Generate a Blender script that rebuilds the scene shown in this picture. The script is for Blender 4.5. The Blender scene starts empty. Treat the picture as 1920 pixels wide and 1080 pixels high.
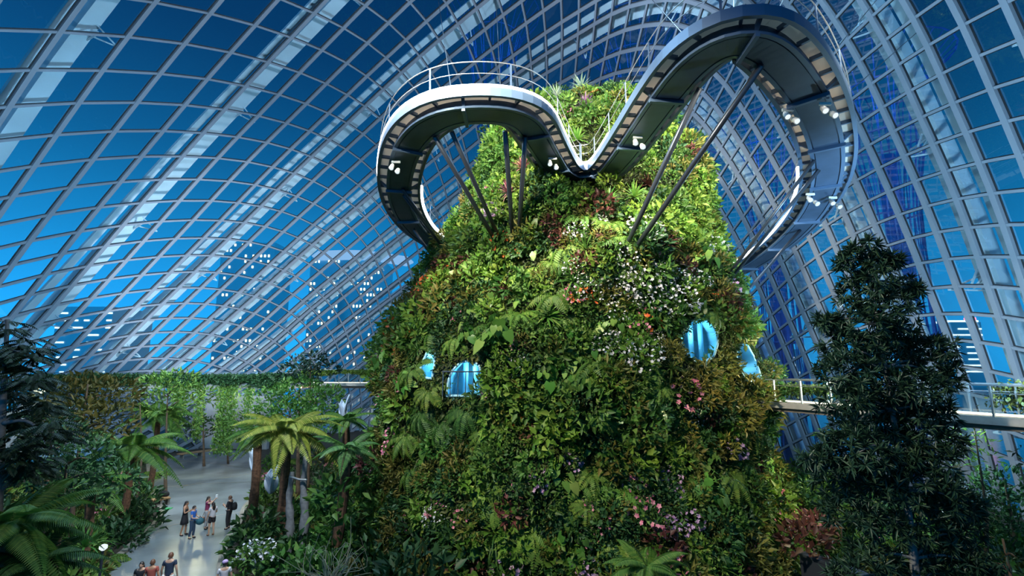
import bpy, math, random
import numpy as np
from mathutils import Vector, Matrix, Quaternion

random.seed(7)
RNG = np.random.default_rng(11)
scene = bpy.context.scene
col = scene.collection

# ------------------------------------------------------------------ camera, sky, main lights, exposure
FPX = 900.0                                   # focal length in pixels of the 1920 wide frame
PITCH = math.atan(148 / 900.0)
CAM = np.array([0.0, 0.0, 8.6])
cp, sp = math.cos(PITCH), math.sin(PITCH)
cam_data = bpy.data.cameras.new('camera')
cam_data.sensor_width = 36.0
cam_data.lens = FPX / 1920 * 36.0
cam_data.clip_end = 2000
cam = bpy.data.objects.new('camera', cam_data)
col.objects.link(cam)
cam.location = CAM
cam.rotation_euler = (math.pi / 2 + PITCH, 0, 0)
scene.camera = cam

vs = scene.view_settings
vs.view_transform = 'Standard'
vs.look = 'None'
vs.gamma = 1.0
vs.use_curve_mapping = False
vs.exposure = 0.3
cy = scene.cycles
cy.max_bounces = 7
cy.diffuse_bounces = 3
cy.glossy_bounces = 3
cy.transmission_bounces = 3
cy.transparent_max_bounces = 14
cy.caustics_reflective = False
cy.caustics_refractive = False
cy.sample_clamp_indirect = 4.0
cy.use_denoising = True


def new_nodes(tree):
    tree.nodes.clear()
    return tree.nodes, tree.links


world = bpy.data.worlds.new('dusk_sky')
scene.world = world
world.use_nodes = True
n, l = new_nodes(world.node_tree)
tc = n.new('ShaderNodeTexCoord')
sep = n.new('ShaderNodeSeparateXYZ')
l.new(tc.outputs['Generated'], sep.inputs[0])
ramp = n.new('ShaderNodeValToRGB')
ramp.color_ramp.interpolation = 'B_SPLINE'
el = ramp.color_ramp.elements
SKY = [(0.0, (0.022, 0.44, 0.98)), (0.10, (0.015, 0.35, 0.82)), (0.22, (0.008, 0.215, 0.50)), (0.36, (0.003, 0.092, 0.245)),
       (0.55, (0.0014, 0.032, 0.110)), (1.0, (0.0008, 0.012, 0.052))]
el[0].position, el[0].color = SKY[0][0], SKY[0][1] + (1,)
el[1].position, el[1].color = SKY[-1][0], SKY[-1][1] + (1,)
for p_, c_ in SKY[1:-1]:
    e_ = el.new(p_)
    e_.color = c_ + (1,)
l.new(sep.outputs['Z'], ramp.inputs['Fac'])
# the last light of the sunset is stronger towards the left of the hall
mix = n.new('ShaderNodeMapRange')
mix.inputs['From Min'].default_value = -1.0
mix.inputs['From Max'].default_value = 1.0
mix.inputs['To Min'].default_value = 1.25
mix.inputs['To Max'].default_value = 0.75
l.new(sep.outputs['X'], mix.inputs['Value'])
bg = n.new('ShaderNodeBackground')
l.new(ramp.outputs['Color'], bg.inputs['Color'])
l.new(mix.outputs['Result'], bg.inputs['Strength'])
wo = n.new('ShaderNodeOutputWorld')
l.new(bg.outputs[0], wo.inputs[0])


def aim(o, target):
    d = Vector(target) - Vector(o.location)
    o.rotation_euler = d.to_track_quat('-Z', 'Y').to_euler()


def spot(name, loc, target, watts, color, angle=60, radius=0.35, blend=0.6):
    d = bpy.data.lights.new(name, 'SPOT')
    d.energy, d.color, d.spot_size, d.spot_blend = watts, color, math.radians(angle), blend
    d.shadow_soft_size = radius
    o = bpy.data.objects.new(name, d)
    col.objects.link(o)
    o.location = loc
    aim(o, target)
    return o


def point(name, loc, watts, color, radius=0.25):
    d = bpy.data.lights.new(name, 'POINT')
    d.energy, d.color, d.shadow_soft_size = watts, color, radius
    o = bpy.data.objects.new(name, d)
    col.objects.link(o)
    o.location = loc
    return o


def area(name, loc, target, watts, color, sx, sy):
    d = bpy.data.lights.new(name, 'AREA')
    d.shape = 'RECTANGLE'
    d.energy, d.color, d.size, d.size_y = watts, color, sx, sy
    o = bpy.data.objects.new(name, d)
    col.objects.link(o)
    o.location = loc
    aim(o, target)
    return o


WARM = (1.0, 0.90, 0.70)
COOL = (0.42, 0.74, 1.0)
# unseen lights: floodlights on the tower, added fill for roof and garden
spot('tower_floodlight', (-7, 6, 25), (3, 26, 19), 60000, WARM, 55, 0.6)
spot('tower_floodlight', (13, 8, 24), (6, 26, 18), 55000, WARM, 50, 0.6)
spot('tower_floodlight', (-10, 3, 21), (5, 22, 9), 28000, WARM, 60, 0.6)
spot('tower_floodlight', (20, 20, 9.5), (11, 24, 6), 9000, (1.0, 0.85, 0.5), 70, 0.3)
spot('roof_fill_spot', (3, 22, 31), (-2, 45, 38), 16000, (0.62, 0.80, 1.0), 150, 0.8)  # added to brighten arches and ribs from inside, no fixture built
spot('roof_fill_spot', (-14, 22, 14), (-30, 40, 26), 14000, COOL, 130, 0.8)
spot('roof_fill_spot', (17, 12, 9), (28, 32, 20), 13000, COOL, 130, 0.8)
spot('roof_fill_spot', (-21, 37, 10), (-32, 54, 19), 12000, (0.8, 0.92, 1.0), 95, 0.6)  # added to whiten the arch chords low on the left
spot('garden_fill_spot', (-6, 5, 14), (-14, 14, 4), 1500, (1.0, 0.95, 0.8), 60, 0.4)  # added fill for the dim left garden, no fixture built
point('garden_light', (20, 23, 7.5), 1400, (0.55, 0.9, 1.0), 0.4)
spot('garden_fill_spot', (-8, 16, 15), (-14, 25, 3), 8000, (0.88, 0.95, 1.0), 80, 0.4)
spot('garden_fill_spot', (-22, 26, 16), (-22, 36, 3), 8000, (0.88, 0.95, 1.0), 90, 0.4)
area('overhead_fill', (-14, 22, 34), (-14, 26, 0), 5000, COOL, 16, 16)  # large soft fill added overhead to lift the ambient light
area('overhead_fill', (12, 22, 34), (14, 22, 0), 3000, COOL, 12, 12)

# ------------------------------------------------------------------ picture rays -> places in the hall
def ray(x, y):
    u, w = (x - 960) / FPX, (540 - y) / FPX
    return np.array([u, cp - w * sp, sp + w * cp])


def at_depth(x, y, depth):
    d = ray(x, y)
    return CAM + d * (depth / d[1])


def at_height(x, y, z):
    d = ray(x, y)
    return CAM + d * ((z - CAM[2]) / d[2])


def project(P):
    P = np.asarray(P, float) - CAM
    fy = P[..., 1] * cp + P[..., 2] * sp
    uz = -P[..., 1] * sp + P[..., 2] * cp
    return 960 + FPX * P[..., 0] / fy, 540 - FPX * uz / fy


# ------------------------------------------------------------------ materials
MATS = {}


def principled(name, color, rough=0.6, metal=0.0, spec=0.5, noise=0.0, scale=4.0, bump=0.0):
    m = bpy.data.materials.new(name)
    m.use_nodes = True
    n, l = new_nodes(m.node_tree)
    out = n.new('ShaderNodeOutputMaterial')
    b = n.new('ShaderNodeBsdfPrincipled')
    l.new(b.outputs[0], out.inputs[0])
    b.inputs['Roughness'].default_value = rough
    b.inputs['Metallic'].default_value = metal
    b.inputs['Specular IOR Level'].default_value = spec
    b.inputs['Base Color'].default_value = tuple(color) + (1,)
    if noise or bump:
        co = n.new('ShaderNodeTexCoord')
        t = n.new('ShaderNodeTexNoise')
        t.inputs['Scale'].default_value = scale
        t.inputs['Detail'].default_value = 5
        l.new(co.outputs['Object'], t.inputs['Vector'])
        if noise:
            r = n.new('ShaderNodeValToRGB')
            r.color_ramp.elements[0].position = 0.3
            r.color_ramp.elements[1].position = 0.7
            r.color_ramp.elements[0].color = tuple(c * (1 - noise) for c in color) + (1,)
            r.color_ramp.elements[1].color = tuple(min(1, c * (1 + noise)) for c in color) + (1,)
            l.new(t.outputs['Fac'], r.inputs[0])
            l.new(r.outputs[0], b.inputs['Base Color'])
        if bump:
            bp = n.new('ShaderNodeBump')
            bp.inputs['Strength'].default_value = bump
            l.new(t.outputs['Fac'], bp.inputs['Height'])
            l.new(bp.outputs[0], b.inputs['Normal'])
    MATS[name] = m
    return m


def leaf(name, c1, c2, c3=None, trans=0.3, rough=0.5, per_object=0.0):
    """Leaves: every leaf (mesh island) takes its own shade between the given colours."""
    m = bpy.data.materials.new(name)
    m.use_nodes = True
    n, l = new_nodes(m.node_tree)
    out = n.new('ShaderNodeOutputMaterial')
    g = n.new('ShaderNodeNewGeometry')
    r = n.new('ShaderNodeValToRGB')
    e = r.color_ramp.elements
    e[0].color, e[1].color = tuple(c1) + (1,), tuple(c3 or c2) + (1,)
    if c3:
        q = e.new(0.6)
        q.color = tuple(c2) + (1,)
    l.new(g.outputs['Random Per Island'], r.inputs[0])
    src = r.outputs[0]
    if per_object:
        oi = n.new('ShaderNodeObjectInfo')
        hs = n.new('ShaderNodeHueSaturation')
        mr = n.new('ShaderNodeMapRange')
        mr.inputs['To Min'].default_value = 1 - per_object
        mr.inputs['To Max'].default_value = 1 + per_object
        l.new(oi.outputs['Random'], mr.inputs['Value'])
        l.new(mr.outputs[0], hs.inputs['Value'])
        mh = n.new('ShaderNodeMapRange')
        mh.inputs['To Min'].default_value = 0.485
        mh.inputs['To Max'].default_value = 0.515
        mu = n.new('ShaderNodeMath')
        mu.operation = 'MULTIPLY'
        mu.inputs[1].default_value = 7.31
        fr = n.new('ShaderNodeMath')
        fr.operation = 'FRACT'
        l.new(oi.outputs['Random'], mu.inputs[0])
        l.new(mu.outputs[0], fr.inputs[0])
        l.new(fr.outputs[0], mh.inputs['Value'])
        l.new(mh.outputs[0], hs.inputs['Hue'])
        l.new(src, hs.inputs['Color'])
        src = hs.outputs[0]
    b = n.new('ShaderNodeBsdfPrincipled')
    b.inputs['Roughness'].default_value = rough
    b.inputs['Specular IOR Level'].default_value = 0.35
    l.new(src, b.inputs['Base Color'])
    t = n.new('ShaderNodeBsdfTranslucent')
    l.new(src, t.inputs['Color'])
    mx = n.new('ShaderNodeMixShader')
    mx.inputs[0].default_value = trans
    l.new(b.outputs[0], mx.inputs[1])
    l.new(t.outputs[0], mx.inputs[2])
    l.new(mx.outputs[0], out.inputs[0])
    MATS[name] = m
    return m


def glow(name, color, strength):
    m = bpy.data.materials.new(name)
    m.use_nodes = True
    n, l = new_nodes(m.node_tree)
    out = n.new('ShaderNodeOutputMaterial')
    e = n.new('ShaderNodeEmission')
    e.inputs['Color'].default_value = tuple(color) + (1,)
    e.inputs['Strength'].default_value = strength
    l.new(e.outputs[0], out.inputs[0])
    MATS[name] = m
    return m


def glass(name, tint, refl=1.0, rough=0.02, base=0.0):
    m = bpy.data.materials.new(name)
    m.use_nodes = True
    n, l = new_nodes(m.node_tree)
    out = n.new('ShaderNodeOutputMaterial')
    t = n.new('ShaderNodeBsdfTransparent')
    t.inputs['Color'].default_value = tuple(tint) + (1,)
    g = n.new('ShaderNodeBsdfGlossy')
    g.inputs['Roughness'].default_value = rough
    g.inputs['Color'].default_value = (refl, refl, refl, 1)
    f = n.new('ShaderNodeFresnel')
    f.inputs['IOR'].default_value = 1.5
    mx = n.new('ShaderNodeMixShader')
    fac = f.outputs[0]
    if base:
        a = n.new('ShaderNodeMath')
        a.operation = 'ADD'
        a.inputs[1].default_value = base
        l.new(fac, a.inputs[0])
        fac = a.outputs[0]
    l.new(fac, mx.inputs[0])
    l.new(t.outputs[0], mx.inputs[1])
    l.new(g.outputs[0], mx.inputs[2])
    l.new(mx.outputs[0], out.inputs[0])
    MATS[name] = m
    return m


principled('rib_paint', (0.235, 0.265, 0.32), 0.5, noise=0.06, scale=0.7)
principled('frame_edge_shade', (0.012, 0.016, 0.022), 0.6)  # near-black, for the shadow line and dark frame edges beside the ribs
principled('arch_paint', (0.82, 0.86, 0.90), 0.45, noise=0.08, scale=0.5)
glass('roof_glass', (0.80, 0.92, 0.97), 1.0, 0.015, 0.045)
glass('rail_glass', (0.86, 0.93, 0.93), 0.8, 0.02, 0.02)
principled('walkway_steel', (0.070, 0.115, 0.20), 0.42, 0.3, noise=0.15, scale=1.2)
principled('walkway_edge', (0.11, 0.18, 0.30), 0.4, 0.3)
principled('strut_steel', (0.07, 0.085, 0.11), 0.32, 0.6)
principled('rail_steel', (0.42, 0.44, 0.46), 0.35, 0.8)
principled('lamp_white', (0.75, 0.78, 0.80), 0.35)
glow('strip_light', (1.0, 0.97, 0.92), 12.0)
glow('deck_light', (1.0, 0.93, 0.72), 4.0)
glow('lamp_lens', (0.8, 0.92, 1.0), 0.9)
principled('plaza_stone', (0.20, 0.23, 0.25), 0.24, noise=0.22, scale=0.5, bump=0.02, spec=0.6)
principled('soil', (0.030, 0.026, 0.018), 0.95, noise=0.4, scale=1.5, bump=0.3)
principled('kerb_stone', (0.24, 0.22, 0.19), 0.7, noise=0.2, scale=2)
principled('concrete', (0.36, 0.36, 0.37), 0.8, noise=0.25, scale=0.8, bump=0.1)
principled('bridge_soffit', (0.20, 0.17, 0.14), 0.6, noise=0.15)
principled('bridge_edge', (0.42, 0.40, 0.36), 0.5, noise=0.1)
principled('timber', (0.36, 0.20, 0.09), 0.6, noise=0.3, scale=6)
principled('bark', (0.10, 0.065, 0.04), 0.9, noise=0.4, scale=5, bump=0.5)
principled('fern_bark', (0.13, 0.065, 0.035), 0.95, noise=0.5, scale=9, bump=0.7)
principled('grey_bark', (0.15, 0.16, 0.17), 0.9, noise=0.3, scale=6, bump=0.4)
principled('tower_core', (0.020, 0.030, 0.012), 0.95, noise=0.5, scale=1.6, bump=0.5)
principled('cave_white', (0.34, 0.62, 0.76), 0.5)
principled('black_fabric', (0.012, 0.012, 0.014), 0.8)


# ------------------------------------------------------------------ objects
def kids(o):
    return [c for c in bpy.data.objects if c.parent == o]


def world_offset(o):
    v = Vector((0, 0, 0))
    while o is not None:
        v += Vector(o.location)
        o = o.parent
    return v


def tag(o, label=None, category=None, group=None, kind=None):
    if label:
        o['label'] = label
    if category:
        o['category'] = category
    if group:
        o['group'] = group
    if kind:
        o['kind'] = kind
    return o


def thing(name, label, category, loc=(0, 0, 0), group=None):
    o = bpy.data.objects.new(name, None)
    o.empty_display_size = 0.2
    col.objects.link(o)
    o.location = tuple(float(v) for v in loc)
    return tag(o, label, category, group)


def mesh_object(name, me, mats, parent=None):
    o = bpy.data.objects.new(name, me)
    col.objects.link(o)
    if not isinstance(mats, (list, tuple)):
        mats = [mats]
    for m in mats:
        me.materials.append(MATS[m] if isinstance(m, str) else m)
    if parent is not None:
        o.parent = parent
    return o


class MB:
    """Collects quads, tubes, swept bars and solids, then links them as ONE mesh object."""

    def __init__(self):
        self.v, self.f, self.n = [], [], 0

    def add(self, verts, faces):
        verts = np.asarray(verts, float).reshape(-1, 3)
        b = self.n
        self.v.append(verts)
        self.f.extend([tuple(i + b for i in f) for f in faces])
        self.n += len(verts)

    def box(self, c, size, rot=0.0, axes=None):
        c = np.asarray(c, float)
        if axes is None:
            x = np.array([math.cos(rot), math.sin(rot), 0])
            y = np.array([-math.sin(rot), math.cos(rot), 0])
            z = np.array([0, 0, 1.0])
        else:
            x, y, z = axes
        h = np.asarray(size) / 2
        vs = [c + sx * x * h[0] + sy * y * h[1] + sz * z * h[2] for sz in (-1, 1) for sy in (-1, 1) for sx in (-1, 1)]
        self.add(vs, [(0, 2, 3, 1), (4, 5, 7, 6), (0, 1, 5, 4), (2, 6, 7, 3), (0, 4, 6, 2), (1, 3, 7, 5)])

    def tube(self, path, r, n=8, caps=True):
        path = np.asarray(path, float)
        k = len(path)
        rr = np.full(k, r) if np.isscalar(r) else np.asarray(r, float)
        t = np.gradient(path, axis=0)
        t /= np.linalg.norm(t, axis=1, keepdims=True) + 1e-12
        ref = np.array([0, 0, 1.0]) if abs(t[0][2]) < 0.9 else np.array([1.0, 0, 0])
        vs = []
        a = np.arange(n) * 2 * math.pi / n
        for i in range(k):
            s = np.cross(t[i], ref)
            s /= np.linalg.norm(s) + 1e-12
            u = np.cross(s, t[i])
            ref = u
            vs.append(path[i] + rr[i] * (np.outer(np.cos(a), s) + np.outer(np.sin(a), u)))
        f = []
        for i in range(k - 1):
            for j in range(n):
                f.append((i * n + j, i * n + (j + 1) % n, (i + 1) * n + (j + 1) % n, (i + 1) * n + j))
        if caps:
            f.append(tuple(range(n - 1, -1, -1)))
            f.append(tuple(range((k - 1) * n, k * n)))
        self.add(np.concatenate(vs), f)

    def bar(self, path, side, up, w, d, w2=None, closed=True):
        """Rectangular bar along path: side/up are per-point unit vectors; the bar spans +-w/2 across and 0..d along up."""
        path = np.asarray(path, float)
        k = len(path)
        off = up * 0
        c = [path - side * w / 2 + off, path + side * w / 2 + off, path + side * w / 2 + up * d, path - side * w / 2 + up * d]
        vs = np.stack(c, 1).reshape(-1, 3)
        f = []
        for i in range(k - 1):
            for j in range(4):
                f.append((i * 4 + j, i * 4 + (j + 1) % 4, (i + 1) * 4 + (j + 1) % 4, (i + 1) * 4 + j))
        f.append((3, 2, 1, 0))
        f.append(tuple((k - 1) * 4 + j for j in range(4)))
        self.add(vs, f)

    def lathe(self, c, prof, n=16):
        c = np.asarray(c, float)
        a = np.arange(n) * 2 * math.pi / n
        vs = [np.stack([c[0] + r * np.cos(a), c[1] + r * np.sin(a), np.full(n, c[2] + z)], 1) for r, z in prof]
        f = []
        for i in range(len(prof) - 1):
            for j in range(n):
                f.append((i * n + j, i * n + (j + 1) % n, (i + 1) * n + (j + 1) % n, (i + 1) * n + j))
        f.append(tuple(range(n - 1, -1, -1)))
        f.append(tuple(range((len(prof) - 1) * n, len(prof) * n)))
        self.add(np.concatenate(vs), f)

    def prism(self, poly, z0, z1):
        k = len(poly)
        vs = [(p[0], p[1], z0) for p in poly] + [(p[0], p[1], z1) for p in poly]
        f = [tuple(range(k - 1, -1, -1)), tuple(range(k, 2 * k))]
        f += [(i, (i + 1) % k, k + (i + 1) % k, k + i) for i in range(k)]
        self.add(vs, f)

    def build(self, name, mat, parent=None, smooth=False, local=False):
        me = bpy.data.meshes.new(name)
        V = np.concatenate(self.v) if self.v else np.zeros((0, 3))
        if parent is not None and not local:
            V = V - np.array(world_offset(parent))
        me.from_pydata(V.tolist(), [], self.f)
        me.update()
        if smooth:
            me.polygons.foreach_set('use_smooth', [True] * len(me.polygons))
        return mesh_object(name, me, mat, parent)


def catmull(pts, per=8):
    pts = np.asarray(pts, float)
    k = len(pts)
    out = []
    for i in range(k - 1):
        p0 = pts[i - 1] if i else 2 * pts[0] - pts[1]
        p3 = pts[i + 2] if i + 2 < k else 2 * pts[-1] - pts[-2]
        p1, p2 = pts[i], pts[i + 1]
        for s in range(per):
            t = s / per
            out.append(0.5 * (2 * p1 + (p2 - p0) * t + (2 * p0 - 5 * p1 + 4 * p2 - p3) * t * t + (3 * p1 - p0 - 3 * p2 + p3) * t ** 3))
    out.append(pts[-1])
    return np.array(out)


def resample(path, step):
    path = np.asarray(path, float)
    s = np.concatenate([[0], np.cumsum(np.linalg.norm(np.diff(path, axis=0), axis=1))])
    k = max(2, int(round(s[-1] / step)) + 1)
    q = np.linspace(0, s[-1], k)
    return np.stack([np.interp(q, s, path[:, i]) for i in range(3)], 1)


def unit(v):
    v = np.asarray(v, float)
    return v / (np.linalg.norm(v, axis=-1, keepdims=True) + 1e-12)


# ------------------------------------------------------------------ the glass roof: a ribbed shell
DOME_C = np.array([-6.0, 20.0, 0.0])
DOME_R = np.array([36.0, 52.0, 48.0])
CTRL = np.array([
    8058,-1105,-5816,8665,-1535,-4747,9117,-1976,-3599,9410,-2427,-2353,9524,-2886,-974,9405,-3345,577,8963,-3777,2317,8077,-4134,4201,6637,
    -4346,6086,4609,-4347,7736,2086,-4107,8875,-707,-3657,9279,-3467,-3097,8853,-5895,-2564,7659,-7766,-2167,5914,-8986,-1929,3939,-9615,-1796,
    2075,-9837,-1709,545,-9845,-1643,-603,-9761,-1608,-1454,-9635,-1622,-2126,-9472,-1699,-2717,-9266,-1839,-3275,-9024,-2025,-3801,-8762,-2232,
    -4270,8821,-661,-4662,9296,-982,-3549,9623,-1316,-2375,9795,-1662,-1131,9792,-2013,198,9579,-2360,1631,9097,-2679,3171,8273,-2930,4791,7040,
    -3057,6408,5369,-3001,7883,3299,-2726,9037,947,-2240,9699,-1518,-1603,9752,-3919,-931,9152,-6077,-364,7932,-7811,-4,6243,-8971,178,4413,
    -9600,257,2784,-9888,253,1465,-9987,195,443,-9991,94,-381,-9937,-60,-1113,-9836,-249,-1781,-9706,-448,-2360,-9567,-644,-2836,9322,-154,-3615,
    9680,-366,-2479,9896,-594,-1300,9964,-838,-77,9867,-1092,1197,9581,-1343,2524,9074,-1578,3892,8311,-1764,5272,7259,-1847,6624,5896,-1764,
    7881,4234,-1472,8938,2333,-962,9675,276,-269,9992,-1864,525,9810,-4025,1280,9063,-6048,1815,7753,-7672,2057,6073,-8703,2110,4449,-9321,2005,
    3015,-9640,1850,1905,-9811,1660,983,-9897,1416,133,-9911,1179,-596,-9882,969,-1178,-9836,783,-1620,9616,406,-2709,9870,299,-1570,9989,176,
    -406,9968,31,782,9797,-134,1993,9458,-303,3230,8937,-470,4461,8234,-629,5638,7337,-711,6756,6221,-634,7803,4889,-346,8715,3380,177,9409,1736,
    911,9805,-35,1780,9839,-1974,2669,9432,-4059,3391,8486,-5952,3741,7110,-7381,3778,5588,-8374,3599,4110,-8944,3358,2951,-9326,3051,1925,-9569,
    2723,1002,-9691,2448,274,-9747,2214,-275,-9772,2009,-675,9747,1011,-1987,9911,999,-865,9948,973,266,9857,926,1404,9631,850,2551,9257,751,
    3704,8735,641,4824,8094,487,5851,7324,387,6796,6384,423,7684,5277,683,8466,4052,1223,9059,2720,2001,9412,1242,2901,9488,-447,3816,9231,-2405,
    4599,8547,-4324,5070,7455,-5945,5166,6160,-7182,5026,4811,-8064,4708,3577,-8683,4293,2480,-9072,3901,1571,-9298,3571,875,-9441,3275,343,
    -9536,3006,-32,9748,1651,-1495,9840,1726,-412,9816,1781,670,9676,1820,1747,9411,1843,2832,9028,1800,3904,8529,1724,4925,7938,1596,5867,7261,
    1489,6712,6436,1455,7512,5463,1683,8204,4396,2253,8693,3239,3075,8946,1921,3977,8970,371,4856,8733,-1362,5586,8180,-3095,6080,7310,-4719,
    6263,6203,-6047,6166,5039,-7121,5856,3872,-7926,5413,2803,-8469,4957,1919,-8828,4537,1210,-9075,4143,677,-9254,3774,313,9643,2321,-1264,9684,
    2479,-231,9619,2614,793,9447,2732,1809,9165,2825,2828,8784,2846,3836,8315,2791,4801,7777,2698,5677,7160,2590,6481,6444,2528,7215,5549,2744,
    7852,4521,3337,8271,3448,4174,8407,2230,5008,8362,851,5815,8090,-671,6510,7560,-2246,6977,6801,-3744,7181,5865,-5109,7095,4852,-6245,6817,
    3808,-7170,6375,2818,-7873,5846,1955,-8359,5338,1272,-8720,4835,756,-8997,4345,397,9446,3013,-1295,9451,3251,-307,9356,3463,668,9166,3647,
    1633,8889,3776,2590,8532,3834,3534,8112,3809,4435,7614,3765,5276,7038,3702,6062,6384,3672,6764,5530,3869,7378,4501,4453,7739,3471,5215,7794,
    2344,5943,7692,1075,6706,7338,-307,7328,6796,-1735,7725,6107,-3130,7882,5297,-4426,7819,4387,-5569,7542,3477,-6510,7146,2557,-7299,6602,1765,
    -7924,5994,1126,-8404,5381,629,-8785,4768,268,9153,3712,-1560,9138,4014,-598,9032,4276,349,8842,4489,1281,8581,4644,2187,8259,4732,3061,7880,
    4749,3916,7401,4746,4763,6820,4752,5557,6153,4785,6264,5321,4979,6847,4354,5469,7149,3356,6130,7151,2293,6824,6939,1126,7494,6524,-133,8036,
    5948,-1441,8374,5271,-2739,8482,4531,-3957,8391,3730,-5061,8112,2925,-6025,7690,2132,-6855,7139,1421,-7552,6502,820,-8131,5809,336,-8611,
    5081,-31,8756,4390,-2010,8741,4738,-1060,8640,5031,-123,8462,5268,793,8217,5447,1673,7919,5560,2519,7555,5620,3364,7088,5659,4208,6505,5710,
    5006,5810,5811,5697,5001,6034,6210,4098,6439,6460,3137,6993,6422,2124,7602,6138,1044,8170,5669,-106,8617,5071,-1308,8881,4404,-2537,8935,
    3702,-3714,8794,2976,-4733,8516,2250,-5657,8100,1543,-6505,7538,920,-7251,6875,370,-7902,6126,-97,-8464,5302,-474,8250,5015,-2600,8252,5399,
    -1657,8169,5720,-727,8010,5982,182,7786,6183,1062,7499,6329,1920,7136,6434,2770,6670,6520,3604,6086,6617,4377,5387,6763,5021,4597,6998,5466,
    3736,7348,5660,2820,7799,5587,1858,8289,5274,850,8740,4783,-209,9080,4182,-1316,9263,3527,-2445,9267,2851,-3533,9094,2190,-4514,8788,1540,
    -5397,8369,897,-6237,7809,316,-7014,7124,-203,-7715,6326,-659,-8336,5421,-1047,7633,5556,-3293,7663,5974,-2361,7607,6328,-1438,7475,6620,
    -529,7270,6856,364,6989,7043,1241,6620,7194,2099,6148,7327,2915,5563,7467,3645,4874,7638,4229,4103,7867,4610,3274,8164,4754,2402,8517,4655,
    1494,8884,4338,551,9209,3855,-427,9439,3271,-1435,9537,2640,-2453,9483,2007,-3448,9281,1398,-4381,8953,801,-5243,8512,204,-6064,7942,-362,
    -6845,7236,-876,-7570,6395,-1336,-8223,5417,-1738,6900,5987,-4064,6966,6445,-3150,6944,6838,-2236,6840,7172,-1326,6652,7454,-421,6374,7689,
    469,5999,7889,1325,5518,8066,2116,4933,8236,2797,4255,8417,3320,3507,8626,3644,2711,8865,3748,1881,9123,3634,1027,9373,3329,151,9576,2875,
    -746,9696,2327,-1657,9706,1737,-2572,9594,1146,-3474,9359,568,-4345,9006,0,-5178,8535,-563,-5976,7939,-1115,-6742,7201,-1636,-7463,6311,
    -2111,-8117,5262,-2533,6040,6286,-4898,6147,6792,-4007,6163,7235,-3108,6087,7622,-2201,5915,7958,-1294,5640,8247,-404,5257,8494,439,4769,
    8707,1196,4184,8896,1826,3519,9074,2291,2797,9251,2565,2037,9427,2640,1254,9593,2525,457,9733,2245,-350,9823,1835,-1163,9840,1341,-1980,9768,
    802,-2797,9597,250,-3608,9320,-303,-4409,8934,-853,-5193,8429,-1403,-5957,7791,-1948,-6691,7005,-2477,-7381,6057,-2970,-8002,4931,-3411,], float).reshape(14, 25, 3) / 9999.0
RIB0, CROSS0 = -6, -46                      # first rib and first cross bar of the control net (every third bar is stored)


def cubic_matrix(k, per):
    M = np.zeros(((k - 1) * per + 1, k))
    for i in range(k):
        e = np.zeros((k, 3))
        e[i, 0] = 1
        M[:, i] = catmull(e, per)[:, 0]
    return M


_A = cubic_matrix(14, 3)
_B = cubic_matrix(25, 3)
NET = unit(np.einsum('ai,bj,ijk->abk', _A, _B, CTRL))        # unit directions at every node
NA, NB = NET.shape[:2]
NODE = NET * DOME_R + DOME_C
NORMAL = unit(NET / DOME_R)                                   # outward
KEEP = NODE[..., 2] > -1.2


def net_at(fa, fb):
    """Point and outward normal at fractional net coordinates (rib, cross)."""
    ia, ib = fa - RIB0, fb - CROSS0
    a0, b0 = int(min(max(math.floor(ia), 0), NA - 2)), int(min(max(math.floor(ib), 0), NB - 2))
    s, t = ia - a0, ib - b0
    U = (NET[a0, b0] * (1 - s) * (1 - t) + NET[a0 + 1, b0] * s * (1 - t) + NET[a0, b0 + 1] * (1 - s) * t + NET[a0 + 1, b0 + 1] * s * t)
    U = unit(U)
    return U * DOME_R + DOME_C, unit(U / DOME_R)


def structure(o):
    o['kind'] = 'structure'
    return o


g = MB()
fs = []
for i in range(NA - 1):
    for j in range(NB - 1):
        if KEEP[i, j] or KEEP[i + 1, j] or KEEP[i, j + 1] or KEEP[i + 1, j + 1]:
            fs.append((i * NB + j, (i + 1) * NB + j, (i + 1) * NB + j + 1, i * NB + j + 1))
g.add((NODE + NORMAL * 0.02).reshape(-1, 3), fs)
structure(g.build('ceiling', 'roof_glass'))


def runs(mask):
    out, cur = [], []
    for k, m in enumerate(mask):
        if m:
            cur.append(k)
        elif cur:
            out.append(cur)
            cur = []
    if cur:
        out.append(cur)
    return [r for r in out if len(r) > 1]


trim_no = 1
for i in range(NA):
    for r in runs(KEEP[i]):
        P, N = NODE[i, r], NORMAL[i, r]
        T = unit(np.gradient(P, axis=0))
        S = unit(np.cross(T, N))
        m = MB()
        m.bar(P, S, -N, 0.30, 0.22)
        o = structure(m.build('trim_%d' % trim_no, 'rib_paint'))
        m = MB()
        m.bar(P + N * 0.06, S, -N, 0.44, 0.07)  # wider dark strip behind the rib: painted shadow line and frame edge
        m.build('frame_edge_shade', 'frame_edge_shade', o)
        trim_no += 1
for j in range(NB):
    for r in runs(KEEP[:, j]):
        P, N = NODE[r, j], NORMAL[r, j]
        T = unit(np.gradient(P, axis=0))
        S = unit(np.cross(T, N))
        m = MB()
        m.bar(P, S, -N, 0.16, 0.18)
        o = structure(m.build('trim_%d' % trim_no, 'rib_paint'))
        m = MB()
        m.bar(P + N * 0.06, S, -N, 0.25, 0.07)  # same painted shadow line and frame edge along the cross bars
        m.build('frame_edge_shade', 'frame_edge_shade', o)
        trim_no += 1

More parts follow.
